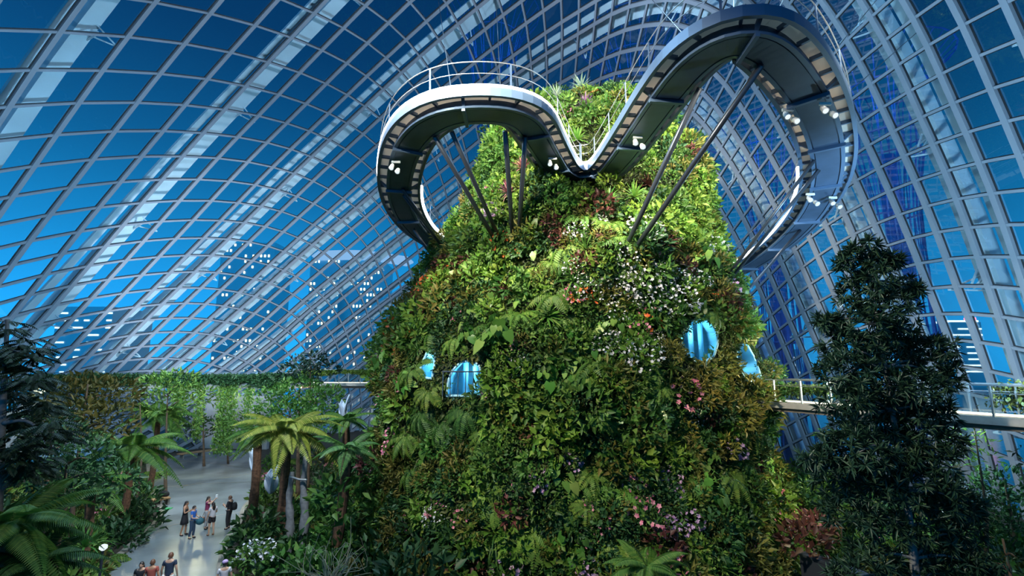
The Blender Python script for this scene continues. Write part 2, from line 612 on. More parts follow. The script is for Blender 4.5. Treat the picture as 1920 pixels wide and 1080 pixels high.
# big steel arches standing outside the glass, one in every fourth bay, on V struts
for k, a in enumerate(range(-4, 29, 4)):
    P, N = [], []
    for b in np.arange(CROSS0, CROSS0 + NB - 1, 1.0):
        p, nn = net_at(a + 0.55, b)
        if p[2] > -1.2:
            P.append(p)
            N.append(nn)
    if len(P) < 4:
        continue
    P, N = np.array(P), np.array(N)
    T = unit(np.gradient(P, axis=0))
    S = unit(np.cross(T, N))
    root = tag(bpy.data.objects.new('roof_arch', None), None, None, None, 'structure')
    col.objects.link(root)
    m = MB()
    m.bar(P + N * 1.3, S, N, 1.15, 0.8)
    m.build('girder', 'arch_paint', root)
    m = MB()
    m.bar(P + N * 1.6 - S * 1.35, S, N, 0.55, 0.30)
    m.build('chord', 'arch_paint', root)
    m = MB()
    for q in range(3, len(P) - 2, 5):
        for s in (-1.0, 1.0):
            m.tube([P[q] + N[q] * 0.05 + T[q] * 0.15 * s, P[q] + N[q] * 1.35 + S[q] * 0.45 * s + T[q] * 0.9], 0.07, 6)
            m.tube([P[q] + N[q] * 0.05 + S[q] * 1.5, P[q] + N[q] * 1.35 + T[q] * 0.5 * s + S[q] * 0.3], 0.06, 6)
    m.build('strut', 'arch_paint', root)


# ------------------------------------------------------------------ the planted tower
PROFILE = [(-0.5, 13.2, 5.9), (0.4, 13.0, 5.9), (2.9, 12.2, 6.1), (5.5, 11.7, 5.8), (8.4, 11.7, 6.1), (11.3, 10.8, 6.7), (15.1, 9.4, 7.4),
           (17.0, 8.8, 8.0), (19.0, 8.0, 8.7), (21.5, 6.9, 8.9), (23.6, 5.6, 8.9), (25.0, 4.4, 9.5), (25.8, 3.2, 9.7), (26.3, 1.7, 9.7), (26.5, 0.05, 9.7)]
PZ = np.array([p[0] for p in PROFILE])
PR = np.array([p[1] for p in PROFILE]) - np.interp(PZ, [0, 3, 8, 14, 22, 27], [0.85, 0.9, 1.05, 1.05, 0.7, 0.5])
PR = np.maximum(PR, 0.05)
PR[-1] = 0.02
PAZ = np.radians([p[2] for p in PROFILE])
PCX, PCY = 31 * np.sin(PAZ), 31 * np.cos(PAZ)


def tower_radius(phi, z):
    r = np.interp(z, PZ, PR)
    nz = (0.30 * np.sin(3 * phi + 0.5 * z) + 0.22 * np.sin(7 * phi - 0.9 * z + 1.0) + 0.16 * np.sin(11 * phi + 1.7 * z + 2.0)
          + 0.20 * np.sin(0.95 * z + 2.0 * np.sin(2 * phi)))
    niche = 1.5 * np.exp(-(phi / 0.34) ** 4) * np.exp(-((z - 18.7) / 1.25) ** 4)      # the landing of the walkway
    return r + nz * np.clip(r / 6.0, 0.1, 1) - niche


def tower_point(phi, z):
    phi, z = np.asarray(phi, float), np.asarray(z, float)
    r = np.maximum(tower_radius(phi, z), 0.02)
    return np.stack([np.interp(z, PZ, PCX) + r * np.sin(phi), np.interp(z, PZ, PCY) - r * np.cos(phi), z + 0 * phi], -1)


def tower_normal(phi, z):
    e = 0.08
    a = tower_point(phi + e / 4, z) - tower_point(phi - e / 4, z)
    b = tower_point(phi, z + e) - tower_point(phi, z - e)
    return unit(np.cross(a, b))


def inside_tower(p):
    z = p[2]
    if z > 26.5 or z < -0.5:
        return False
    dx, dy = p[0] - np.interp(z, PZ, PCX), p[1] - np.interp(z, PZ, PCY)
    return math.hypot(dx, dy) < tower_radius(math.atan2(dx, -dy), z)


def tower_hit(x, y):
    """Where the view ray through a picture point meets the tower: (phi, z, point) or None."""
    d = ray(x, y)
    for t in np.arange(12, 46, 0.08):
        p = CAM + d * t
        if inside_tower(p):
            dx, dy = p[0] - np.interp(p[2], PZ, PCX), p[1] - np.interp(p[2], PZ, PCY)
            return math.atan2(dx, -dy), p[2], p
    return None


CAVES = {  # outlines of the openings in the tower, traced in the picture
    'arched': [(838, 742), (842, 712), (850, 694), (864, 680), (882, 676), (898, 684), (904, 700), (906, 722), (902, 742)],
    'slanted': [(786, 706), (792, 686), (801, 664), (811, 646), (817, 660), (817, 684), (812, 710)],
    'oval': [(1272, 634), (1284, 618), (1294, 602), (1316, 596), (1332, 604), (1342, 624), (1343, 646), (1336, 668), (1318, 680), (1296, 676), (1280, 656)],
    'pointed': [(1377, 668), (1380, 648), (1388, 636), (1398, 646), (1410, 668), (1420, 696), (1424, 712), (1398, 716), (1390, 704)],
}


def in_poly(x, y, poly, grow=0.0):
    poly = np.asarray(poly, float)
    if grow:
        c = poly.mean(0)
        d = poly - c
        poly = c + d * (1 + grow / (np.linalg.norm(d, axis=1, keepdims=True) + 1e-9))
    x, y = np.asarray(x, float), np.asarray(y, float)
    r = np.zeros(x.shape, bool)
    k = len(poly)
    for i in range(k):
        (x1, y1), (x2, y2) = poly[i], poly[(i + 1) % k]
        c = ((y1 > y) != (y2 > y))
        with np.errstate(divide='ignore', invalid='ignore'):
            r ^= c & (x < (x2 - x1) * (y - y1) / (y2 - y1 + 1e-12) + x1)
    return r


def in_cave(P, grow=0.0):
    x, y = project(P)
    m = np.zeros(x.shape, bool)
    for poly in CAVES.values():
        m |= in_poly(x, y, poly, grow)
    return m


def tower_mesh():
    zs = np.concatenate([np.arange(-0.5, 25.8, 0.22), np.linspace(25.8, 26.5, 6)])
    ph = np.linspace(-math.pi, math.pi, 300, endpoint=False)
    ZZ, PP = np.meshgrid(zs, ph, indexing='ij')
    V = tower_point(PP, ZZ)
    k, q = V.shape[:2]
    cen = (V + np.roll(V, -1, 1)) / 2
    hole = in_cave(cen, 4) & (np.abs(PP) < 1.75)
    m = MB()
    f = []
    for i in range(k - 1):
        for j in range(q):
            if hole[i, j]:
                continue
            j2 = (j + 1) % q
            f.append((i * q + j, i * q + j2, (i + 1) * q + j2, (i + 1) * q + j))
    m.add(V.reshape(-1, 3), f)
    return m


tag(tower_mesh().build('planted_tower', 'tower_core', smooth=True),
    'tall tapering tower overgrown with plants in the middle of the glasshouse', 'tower')

CAVE_LABEL = {
    'arched': 'arched cave opening with a railing in the left front of the planted tower',
    'slanted': 'narrow slanting turquoise opening left of the railed arch in the planted tower',
    'oval': 'round pale blue opening high in the right front of the planted tower',
    'pointed': 'pointed blue opening in the planted tower where the right bridge arrives',
}
for key, poly in CAVES.items():
    ring = []
    P2 = np.array(poly, float)
    P2 = np.concatenate([P2, P2[:1]])
    dense = np.concatenate([np.linspace(P2[i], P2[i + 1], 5)[:-1] for i in range(len(P2) - 1)])
    for x, y in dense:
        h = tower_hit(x, y)
        ring.append(h[2] if h else None)
    ok = [r for r in ring if r is not None]
    ring = np.array([r if r is not None else ok[0] for r in ring])
    cen = ring.mean(0)
    hx = tower_hit(*P2[:-1].mean(0))
    nrm = tower_normal(hx[0], hx[1])
    # a slightly smoothed rim on the slope, a tunnel going in and a glazed screen with posts at its end
    inward = -unit(np.array([nrm[0], nrm[1], 0.0])) * 0.55 + unit(cen - CAM) * np.array([1, 1, 0.2]) * 0.45
    inward = unit(inward)
    rim = ring - inward * 0.1
    deep = cen + (ring - cen) * 1.25 + inward * 2.4
    k = len(ring)
    root = thing('cave_opening', CAVE_LABEL[key], 'opening', cen)
    m = MB()
    m.add(np.concatenate([rim, deep]), [(i, (i + 1) % k, k + (i + 1) % k, k + i) for i in range(k)])
    m.add(deep, [tuple(range(k))])
    m.build('lining', 'cave_white', root)
    m = MB()
    m.tube(np.concatenate([ring - inward * 0.12, (ring - inward * 0.12)[:2]]), 0.06, 6)
    m.build('frame', 'cave_white', root, smooth=True)
    m = MB()
    side = unit(np.cross(inward, [0, 0, 1.0]))
    w = np.abs((ring - cen) @ side).max()
    hgt = np.abs(ring[:, 2] - cen[2]).max()
    for s in ((-0.35, 0.15, 0.6) if key in ('oval', 'arched') else (0.1,)):
        a = cen + inward * 1.3 + side * w * s
        m.tube([a - np.array([0, 0, hgt]), a + np.array([0, 0, hgt * 0.95])], 0.13, 8)
    m.build('post', 'cave_white', root, smooth=True)
    m = MB()
    m.add(cen + (ring - cen) * 1.05 + inward * 1.9, [tuple(range(k))])
    m.build('glass_panel', 'rail_glass', root)
    if key == 'arched':
        m = MB()
        base = cen - inward * 0.35 - np.array([0, 0, hgt])
        for q in np.linspace(-w * 1.1, w * 1.1, 7):
            m.tube([base + side * q, base + side * q + np.array([0, 0, 1.05])], 0.022, 5)
        m.tube([base - side * w * 1.15 + np.array([0, 0, 1.05]), base + side * w * 1.15 + np.array([0, 0, 1.05])], 0.03, 5)
        m.build('railing', 'strut_steel', root)
    point('cave_light', cen + inward * 0.9 + np.array([0, 0, hgt * 0.4]), 45, (0.25, 0.72, 1.0), 0.3)


# ------------------------------------------------------------------ plants: all leaves are real little surfaces
class Leaves:
    """Gathers leaf blades (numpy) and links them as one mesh."""

    def __init__(self):
        self.V, self.F, self.n, self.mi = [], [], 0, []

    def blades(self, p, d, nrm, length, width, droop=0.15, mat=0, wide=0.45, fold=0.12):
        """Diamond shaped blade of two triangles folded along its midrib."""
        p, d, nrm = np.atleast_2d(p), unit(np.atleast_2d(d)), np.atleast_2d(nrm)
        k = len(p)
        length = np.broadcast_to(np.asarray(length, float), (k,))[:, None]
        width = np.broadcast_to(np.asarray(width, float), (k,))[:, None]
        s = unit(np.cross(d, nrm))
        u = np.cross(s, d)
        mid = p + d * length * wide + u * length * 0.03
        tip = p + d * length - u * length * droop
        L = mid - s * width / 2 + u * width * fold
        Rr = mid + s * width / 2 + u * width * fold
        V = np.stack([p, Rr, tip, L], 1).reshape(-1, 3)
        i = np.arange(k) * 4 + self.n
        F = np.concatenate([np.stack([i, i + 1, i + 2], 1), np.stack([i, i + 2, i + 3], 1)])
        self.V.append(V)
        self.F.append(F)
        self.mi.append(np.full(len(F), mat))
        self.n += len(V)

    def strip(self, path, side, w, mat=0):
        """A strap leaf along a path (n,3) with half width array w."""
        path, side = np.asarray(path, float), np.asarray(side, float)
        k = len(path)
        w = np.asarray(w, float)[:, None]
        V = np.stack([path - side * w, path + side * w], 1).reshape(-1, 3)
        i = np.arange(k - 1) * 2 + self.n
        F = np.concatenate([np.stack([i, i + 1, i + 3], 1), np.stack([i, i + 3, i + 2], 1)])
        self.V.append(V)
        self.F.append(F)
        self.mi.append(np.full(len(F), mat))
        self.n += len(V)

    def mesh(self, name, smooth=False):
        V, F, mi = np.concatenate(self.V), np.concatenate(self.F), np.concatenate(self.mi)
        me = bpy.data.meshes.new(name)
        me.vertices.add(len(V))
        me.vertices.foreach_set('co', V.astype(np.float32).ravel())
        me.loops.add(len(F) * 3)
        me.loops.foreach_set('vertex_index', F.astype(np.int32).ravel())
        me.polygons.add(len(F))
        me.polygons.foreach_set('loop_start', np.arange(0, len(F) * 3, 3, dtype=np.int32))
        me.polygons.foreach_set('loop_total', np.full(len(F), 3, dtype=np.int32))
        me.polygons.foreach_set('material_index', mi.astype(np.int32))
        me.update(calc_edges=True)
        me.validate()
        return me

    def build(self, name, mats, parent=None, local=False):
        if parent is not None and not local:
            off = np.array(world_offset(parent))
            self.V = [v - off for v in self.V]
        return mesh_object(name, self.mesh(name), mats, parent)


def sphere_dirs(k, zmin=-1.0):
    z = RNG.uniform(zmin, 1, k)
    a = RNG.uniform(0, 2 * math.pi, k)
    r = np.sqrt(1 - z * z)
    return np.stack([r * np.cos(a), r * np.sin(a), z], 1)


def bushy(L, c, r, k, size, mat=0, flat=1.0, up=0.35, ratio=0.5):
    """Leaves around a ball: fuller at its skin, tilted outwards and a little up."""
    d = sphere_dirs(k, -0.6)
    rad = r * RNG.uniform(0.45, 1.0, k) ** 0.6
    p = np.asarray(c) + d * rad[:, None] * np.array([1, 1, flat])
    ax = unit(d + RNG.normal(0, 0.55, (k, 3)) + np.array([0, 0, up]))
    nn = unit(d + RNG.normal(0, 0.5, (k, 3)) + np.array([0, 0, 0.6]))
    ln = size * RNG.uniform(0.7, 1.3, k)
    L.blades(p, ax, nn, ln, ln * ratio * RNG.uniform(0.85, 1.15, k), 0.2, mat)


def frond(L, base, az, length, rise, droop, pinna, pairs=16, mat=0, taper=0.35, thin=0.22):
    """A fern frond: an arching midrib with a comb of pinnae on either side."""
    h = np.array([math.cos(az), math.sin(az), 0])
    s = np.array([-math.sin(az), math.cos(az), 0])
    t = np.linspace(0.02, 1, pairs + 1)
    path = np.asarray(base) + np.outer(t * length * (1 - 0.12 * t), h) + np.outer(length * (rise * t - droop * t * t), [0, 0, 1.0])
    T = unit(np.gradient(path, axis=0))
    up = unit(np.cross(np.broadcast_to(s, T.shape), T)) * -1
    up = np.where(up[:, 2:3] < 0, -up, up)
    w = pinna * np.minimum(1, (t + 0.03) * 5) * np.minimum(1, (1.03 - t) / taper) ** 0.8
    step = length / pairs
    for sg in (-1, 1):
        d = s * sg + T * 0.45 - up * 0.25
        L.blades(path[1:], d[1:], up[1:], w[1:], np.full(pairs, step * 1.15), 0.22, mat, 0.4, 0.05)
    L.strip(path, np.broadcast_to(s, path.shape), np.linspace(thin, thin * 0.3, pairs + 1) * step * 0.25, mat)


def rosette(L, c, k, length, width, lo=0.2, hi=1.2, droop=0.5, mat=0, seg=4):
    """Strap leaves bursting from one point."""
    for i in range(k):
        az = i * 2.39996 + RNG.uniform(-0.2, 0.2)
        e = lo + (hi - lo) * (i / k) + RNG.uniform(-0.1, 0.1)
        ln = length * RNG.uniform(0.8, 1.1)
        h = np.array([math.cos(az), math.sin(az), 0])
        s = np.array([-math.sin(az), math.cos(az), 0])
        t = np.linspace(0, 1, seg + 1)
        path = np.asarray(c) + np.outer(t * ln * math.cos(e), h) + np.outer(ln * (math.sin(e) * t - droop * t * t * math.cos(e)), [0, 0, 1.0])
        L.strip(path, np.broadcast_to(s, path.shape), width / 2 * np.array([0.8, 1, 0.85, 0.5, 0.05])[:seg + 1], mat)


def heart(L, p, d, nrm, size, mat=0):
    """A broad heart shaped leaf of six faces."""
    d = unit(d)
    s = unit(np.cross(d, nrm))
    u = np.cross(s, d)
    out = [(0, 0), (-0.15, 0.30), (0.15, 0.46), (0.55, 0.34), (1.0, 0.0), (0.55, -0.34), (0.15, -0.46), (-0.15, -0.30)]
    V = [p + d * size * a + s * size * b - u * size * (0.35 * a * a + 0.25 * abs(b) * 0.6) for a, b in out]
    V = np.array(V)
    i = L.n
    F = np.array([(0, 1, 2), (0, 2, 3), (0, 3, 4), (0, 4, 5), (0, 5, 6), (0, 6, 7)]) + i
    L.V.append(V)
    L.F.append(F)
    L.mi.append(np.full(6, mat))
    L.n += 8


def flowers(L, P, size, mat=0, petals=5):
    """Small open flowers: a ring of petals each."""
    P = np.atleast_2d(P)
    for p in P:
        nn = unit(sphere_dirs(1, -0.1)[0] + np.array([0, 0, 0.3]))
        a = unit(np.cross(nn, [0.3, 0.5, 0.8]))
        b = np.cross(nn, a)
        th = np.arange(petals) * 2 * math.pi / petals
        d = np.outer(np.cos(th), a) + np.outer(np.sin(th), b) + nn * 0.35
        L.blades(np.repeat(p[None], petals, 0), d, np.repeat(nn[None], petals, 0), size, size * 0.8, 0.1, mat, 0.6)


leaf('walkway_deck', (0.70, 0.64, 0.58), (0.74, 0.68, 0.62), None, 0.38, 0.7)
leaf('moss_leaf', (0.018, 0.040, 0.010), (0.050, 0.090, 0.018), (0.115, 0.110, 0.028), 0.25)
leaf('green_leaf', (0.035, 0.105, 0.018), (0.070, 0.170, 0.030), (0.15, 0.25, 0.05), 0.3, per_object=0.35)
leaf('bright_leaf', (0.085, 0.20, 0.022), (0.15, 0.27, 0.035), (0.27, 0.36, 0.07), 0.35, per_object=0.3)
leaf('olive_leaf', (0.075, 0.095, 0.018), (0.15, 0.15, 0.030), (0.24, 0.20, 0.05), 0.3, per_object=0.3)
leaf('deep_leaf', (0.012, 0.050, 0.016), (0.028, 0.085, 0.028), (0.05, 0.12, 0.035), 0.2, per_object=0.3)
leaf('fern_leaf', (0.060, 0.15, 0.022), (0.11, 0.22, 0.035), (0.19, 0.28, 0.05), 0.35, per_object=0.35)
leaf('burgundy_leaf', (0.060, 0.022, 0.020), (0.12, 0.040, 0.035), (0.15, 0.085, 0.04), 0.25, per_object=0.3)
leaf('arum_leaf', (0.060, 0.18, 0.030), (0.12, 0.28, 0.050), (0.26, 0.38, 0.09), 0.35, 0.35, per_object=0.3)
leaf('silver_leaf', (0.25, 0.34, 0.24), (0.36, 0.44, 0.32), (0.45, 0.50, 0.38), 0.25)
leaf('purple_leaf', (0.13, 0.06, 0.14), (0.24, 0.12, 0.22), (0.36, 0.24, 0.30), 0.25)
leaf('pink_leaf', (0.28, 0.08, 0.12), (0.42, 0.16, 0.18), (0.34, 0.24, 0.12), 0.25)
leaf('white_petal', (0.62, 0.58, 0.66), (0.72, 0.70, 0.74), (0.80, 0.78, 0.80), 0.3)
leaf('lilac_petal', (0.42, 0.22, 0.46), (0.56, 0.36, 0.56), (0.66, 0.48, 0.64), 0.3)
leaf('pink_petal', (0.62, 0.14, 0.28), (0.72, 0.28, 0.36), (0.78, 0.42, 0.46), 0.3)
leaf('red_petal', (0.52, 0.05, 0.02), (0.62, 0.13, 0.03), (0.66, 0.24, 0.05), 0.3)
leaf('tree_leaf', (0.010, 0.032, 0.022), (0.020, 0.058, 0.034), (0.042, 0.085, 0.040), 0.15, 0.4)
leaf('conifer_leaf', (0.005, 0.017, 0.009), (0.010, 0.030, 0.012), (0.018, 0.045, 0.014), 0.15)
leaf('treefern_leaf', (0.045, 0.14, 0.022), (0.085, 0.20, 0.030), (0.15, 0.25, 0.045), 0.35)
leaf('goldfern_leaf', (0.14, 0.20, 0.025), (0.24, 0.28, 0.040), (0.34, 0.34, 0.07), 0.4)
leaf('darkfern_leaf', (0.025, 0.085, 0.022), (0.05, 0.14, 0.03), (0.09, 0.19, 0.04), 0.3)

# ground cover clinging to the whole tower
K = 120000
zz = RNG.uniform(0.0, 1.0, K)
zz = 26.4 * (1 - np.sqrt(1 - 0.93 * zz)) / (1 - math.sqrt(0.07))
pp = RNG.uniform(-2.1, 2.1, K)
P = tower_point(pp, zz)
N = tower_normal(pp, zz)
ok = ~in_cave(P, 1)
P, N, zz = P[ok], N[ok], zz[ok]
k = len(P)
L = Leaves()
ax = unit(N * 0.7 + RNG.normal(0, 0.7, (k, 3)) + np.array([0, 0, -0.35]))
nn = unit(N * 0.8 + RNG.normal(0, 0.5, (k, 3)) + np.array([0, 0, 0.5]))
ln = RNG.uniform(0.13, 0.32, k)
L.blades(P + N * RNG.uniform(0.0, 0.28, k)[:, None], ax, nn, ln, ln * 0.45, 0.25)
tag(L.build('foliage', 'moss_leaf'), 'dense low leafy cover clinging all over the planted tower', 'foliage', None, 'stuff')


# ------------------------------------------------------------------ plants of the tower, every plant an object of its own
def plant(name, label, category, group, parts):
    """First plant of a kind. parts = [(part name, Leaves, materials)]; one part -> a single mesh, several -> an Empty with children."""
    if len(parts) == 1:
        o = parts[0][1].build(name, parts[0][2], None, True)
    else:
        o = thing(name, '', '')
        for pn, Lv, mt in parts:
            Lv.build(pn, mt, o, True)
    return tag(o, label, category, group)


def copy_plant(src, label=None, group=None):
    r = src.copy()
    col.objects.link(r)
    for ch in SRC_KIDS[src.name]:
        c = ch.copy()
        col.objects.link(c)
        c.parent = r
    if label:
        r['label'] = label
    if group:
        r['group'] = group
    elif group == '' and 'group' in r:
        del r['group']
    return r


SRC_KIDS = {}


def settle(o, p, nrm, size, lift=0.55, spin=None):
    """Stand a plant on the slope: its axis leans out from the wall and up."""
    ax = unit(np.asarray(nrm) * (1 - lift) + np.array([0, 0, lift]))
    q = Vector((0, 0, 1)).rotation_difference(Vector(ax.tolist()))
    q = q @ Quaternion((0, 0, 1), RNG.uniform(0, 6.28) if spin is None else spin)
    o.location = tuple(float(v) for v in p)
    o.rotation_euler = q.to_euler()
    o.scale = (size, size, size)


def mk_shrub(r, k, size, mat_ratio=0.5, flat=0.8):
    L = Leaves()
    bushy(L, (0, 0, r * 0.45), r, k, size, flat=flat, ratio=mat_ratio)
    return L


def mk_fern(nf, ln, rise, droop, pinna, pairs=14):
    L = Leaves()
    for i in range(nf):
        frond(L, (0, 0, 0.05), i * 2.39996 + RNG.uniform(-.2, .2), ln * RNG.uniform(0.75, 1.1), rise * RNG.uniform(0.7, 1.2), droop * RNG.uniform(0.8, 1.2), pinna, pairs)
    return L


def mk_arum(k, size, r):
    L = Leaves()
    for i in range(k):
        d = sphere_dirs(1, -0.1)[0]
        p = d * r * RNG.uniform(0.5, 1) * np.array([1, 1, 0.9]) + np.array([0, 0, 0.1])
        heart(L, p, unit(np.array([d[0], d[1], -0.55])), unit(d + np.array([0, 0, 0.7])), size * RNG.uniform(0.6, 1.2))
        L.strip(np.array([[0, 0, 0], p * 0.6, p]), np.array([[1, 0, 0]] * 3), [0.012, 0.012, 0.01])
    return L


def mk_tuft(k, ln, w):
    L = Leaves()
    rosette(L, (0, 0, 0), k, ln, w, 0.3, 1.3, 0.75)
    return L


def mk_flowering(r, kl, kf, leaf_size, flower):
    A, B = Leaves(), Leaves()
    bushy(A, (0, 0, r * 0.35), r * 0.9, kl, leaf_size, flat=0.7)
    d = sphere_dirs(kf, -0.1)
    P = d * r * RNG.uniform(0.85, 1.12, kf)[:, None] * np.array([1, 1, 0.75]) + np.array([0, 0, r * 0.4])
    flowers(B, P, flower)
    return A, B


def mk_trailing(k, ln):
    L = Leaves()
    for i in range(k):
        az = RNG.uniform(0, 6.28)
        h = np.array([math.cos(az), math.sin(az), 0])
        t = np.linspace(0, 1, 12)
        s = ln * RNG.uniform(0.5, 1.1)
        path = np.outer(0.3 * np.sqrt(t), h) + np.outer(-s * t * t + 0.12 * np.sin(t * 3), [0, 0, 1.0]) + RNG.normal(0, 0.015, (12, 3))
        L.strip(path, np.broadcast_to([1.0, 0, 0], path.shape), np.full(12, 0.006))
        for sg in (-1, 1):
            d = np.stack([np.full(11, -h[1] * sg), np.full(11, h[0] * sg), np.full(11, -0.6)], 1) + RNG.normal(0, 0.3, (11, 3))
            L.blades(path[1:], d, np.broadcast_to(h + [0, 0, 0.4], d.shape), 0.14 * RNG.uniform(0.8, 1.2, 11), 0.085, 0.2)
    return L


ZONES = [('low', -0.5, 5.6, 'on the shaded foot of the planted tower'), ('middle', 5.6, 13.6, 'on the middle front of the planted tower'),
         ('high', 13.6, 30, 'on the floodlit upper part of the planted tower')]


def fld(phi, z, a, b, c):
    return math.sin(a * phi * 3 + c) * math.cos(b * z * 0.45 + c * 1.7) + 0.5 * math.sin(2.3 * a * phi * 3 - 0.9 * z + c)


KINDS = {}


def kind(key, name, cat, look, plural, parts):
    KINDS[key] = (name, cat, look, plural, parts)


kind('bright', 'yellow_leaf_shrub', 'shrub', 'small yellow-green leafy shrub', 'yellow-green leafy shrubs', lambda: [('foliage', mk_shrub(0.54, 120, 0.25), ['bright_leaf'])])
kind('green', 'round_leaf_shrub', 'shrub', 'rounded mid-green leafy shrub', 'mid-green leafy shrubs', lambda: [('foliage', mk_shrub(0.58, 150, 0.21), ['green_leaf'])])
kind('deep', 'small_leaf_shrub', 'shrub', 'dark green small-leaved shrub', 'dark green shrubs', lambda: [('foliage', mk_shrub(0.55, 150, 0.19), ['deep_leaf'])])
kind('olive', 'olive_shrub', 'shrub', 'olive brown-tinged leafy shrub', 'olive shrubs', lambda: [('foliage', mk_shrub(0.5, 110, 0.26, 0.32), ['olive_leaf'])])
kind('fern', 'fern', 'fern', 'light green fern with arching fronds', 'light green ferns', lambda: [('foliage', mk_fern(14, 1.0, 0.6, 0.8, 0.22), ['fern_leaf'])])
kind('arum', 'arum_plant', 'plant', 'heart-leaved plant with large light green leaves', 'heart-leaved plants', lambda: [('foliage', mk_arum(20, 0.33, 0.62), ['arum_leaf'])])
kind('tuft', 'grass_tuft', 'grass tuft', 'arching tuft of strap-like green leaves', 'grass tufts', lambda: [('foliage', mk_tuft(34, 0.85, 0.045), ['green_leaf'])])
kind('wine', 'burgundy_shrub', 'shrub', 'dark reddish-brown leafy shrub', 'reddish shrubs', lambda: [('foliage', mk_shrub(0.5, 120, 0.22), ['burgundy_leaf'])])
kind('trail', 'trailing_plant', 'plant', 'trailing plant with hanging leafy stems', 'trailing plants', lambda: [('foliage', mk_trailing(16, 1.5), ['green_leaf'])])


def fl(petal, *a):
    A, B = mk_flowering(*a)
    return [('foliage', A, ['green_leaf']), ('blossoms', B, [petal])]


kind('white', 'white_flowering_plant', 'flowering plant', 'plant covered in tiny white flowers', 'white flowering plants', lambda: fl('white_petal', 0.55, 80, 75, 0.18, 0.05))
kind('lilac', 'lilac_flowering_plant', 'flowering plant', 'plant with pale lilac flower clusters', 'lilac flowering plants', lambda: fl('lilac_petal', 0.42, 80, 40, 0.16, 0.075))
kind('pink', 'pink_flowering_plant', 'flowering plant', 'plant dotted with small pink flowers', 'pink flowering plants', lambda: fl('pink_petal', 0.42, 90, 22, 0.16, 0.07))
kind('red', 'red_flowering_plant', 'flowering plant', 'plant dotted with red and orange flowers', 'red flowering plants', lambda: fl('red_petal', 0.42, 90, 18, 0.16, 0.075))

SOURCE, COUNT, PLAN = {}, {}, []


def grow(key, zone, p, nrm, size, lift=0.5):
    COUNT[key, zone] = COUNT.get((key, zone), 0) + 1
    PLAN.append((float(np.linalg.norm(p - CAM)), key, zone, p, nrm, size, lift))


def plant_out():
    """The 270 nearest of every kind become objects of their own, the rest of that kind one mass of foliage."""
    done, rest = {}, {}
    for dist, key, zone, p, nrm, size, lift in sorted(PLAN, key=lambda t: t[0]):
        name, cat, look, plural, parts = KINDS[key]
        where = ZONES[zone][3]
        lab, grp = look + ' ' + where, plural + ' ' + where
        done[key] = done.get(key, 0) + 1
        if done[key] > 270:
            rest.setdefault(key, []).append((p, nrm, size, lift))
            continue
        if key not in SOURCE:
            o = plant(name, lab, cat, grp, parts())
            SOURCE[key] = o
            SRC_KIDS[o.name] = list(o.children)
        else:
            o = copy_plant(SOURCE[key], lab, grp)
        settle(o, p, nrm, size, lift)
    for key, items in rest.items():
        src = SOURCE[key]
        if src.type != 'MESH':
            continue
        me = src.data
        V = np.zeros(len(me.vertices) * 3, np.float32)
        me.vertices.foreach_get('co', V)
        V = V.reshape(-1, 3).astype(float)
        F = np.zeros(len(me.loops), np.int32)
        me.loops.foreach_get('vertex_index', F)
        F = F.reshape(-1, 3)
        L = Leaves()
        for p, nrm, size, lift in items:
            ax = unit(np.asarray(nrm) * (1 - lift) + np.array([0, 0, lift]))
            q = Vector((0, 0, 1)).rotation_difference(Vector(ax.tolist())) @ Quaternion((0, 0, 1), RNG.uniform(0, 6.28))
            Rm = np.array(q.to_matrix())
            L.V.append(V @ Rm.T * size + p)
            L.F.append(F + L.n)
            L.mi.append(np.zeros(len(F), int))
            L.n += len(V)
        tag(L.build('foliage', [m for m in me.materials]), 'massed ' + KINDS[key][3] + ' around the back and top of the planted tower', 'foliage', None, 'stuff')


# planting plan: a loose grid over the visible slope, species by drifts, as in the photograph
SPECIAL = []            # spots kept free for the single plants below
singles = [
    # picture point, builder, label, size
    ((1050, 166), 'silver', 'silvery spiky plant on the very top of the planted tower, the left of two', 1.3),
    ((1092, 152), 'silver', 'silvery spiky plant on the very top of the planted tower, the right of two', 1.5),
    ((1093, 210), 'purple', 'purple spiky rosette plant on the tower summit beside the dark blue hollow', 1.3),
    ((1135, 215), 'lime', 'large pale green spiky rosette plant on the right of the tower summit', 1.5),
    ((1083, 272), 'lime', 'pale green rosette plant just above the low point of the walkway', 1.2),
    ((1132, 245), 'lime', 'yellow-green rosette plant below the large pale one on the summit', 0.9),
    ((986, 328), 'pinkish', 'pink spiky rosette plant behind the struts of the left walkway loop', 1.3),
    ((966, 368), 'pinkish', 'pink spiky rosette plant between the two upright left walkway struts', 1.2),
    ((1138, 388), 'lime', 'green rosette plant with pale centre right below the walkway landing', 1.3),
    ((1186, 380), 'lime', 'spiky green rosette plant beside the right walkway struts', 1.3),
    ((1236, 462), 'darkred', 'dark red spiky rosette plant at the foot of the right walkway struts', 1.4),
    ((1215, 356), 'darkred', 'dark red spiky rosette plant between the two long right struts', 1.1),
    ((1025, 598), 'lime', 'grey-green rosette plant alone in the middle of the tower front', 1.3),
    ((1452, 1040), 'lime', 'spiky rosette plant low on the right edge of the planted tower', 1.6),
]


def mk_single(kindname):
    L = Leaves()
    rosette(L, (0, 0, 0), 42, 0.75, 0.085, 0.15, 1.35, 0.35)
    return L, {'silver': 'silver_leaf', 'purple': 'purple_leaf', 'pinkish': 'pink_leaf', 'lime': 'arum_leaf', 'darkred': 'burgundy_leaf'}[kindname]


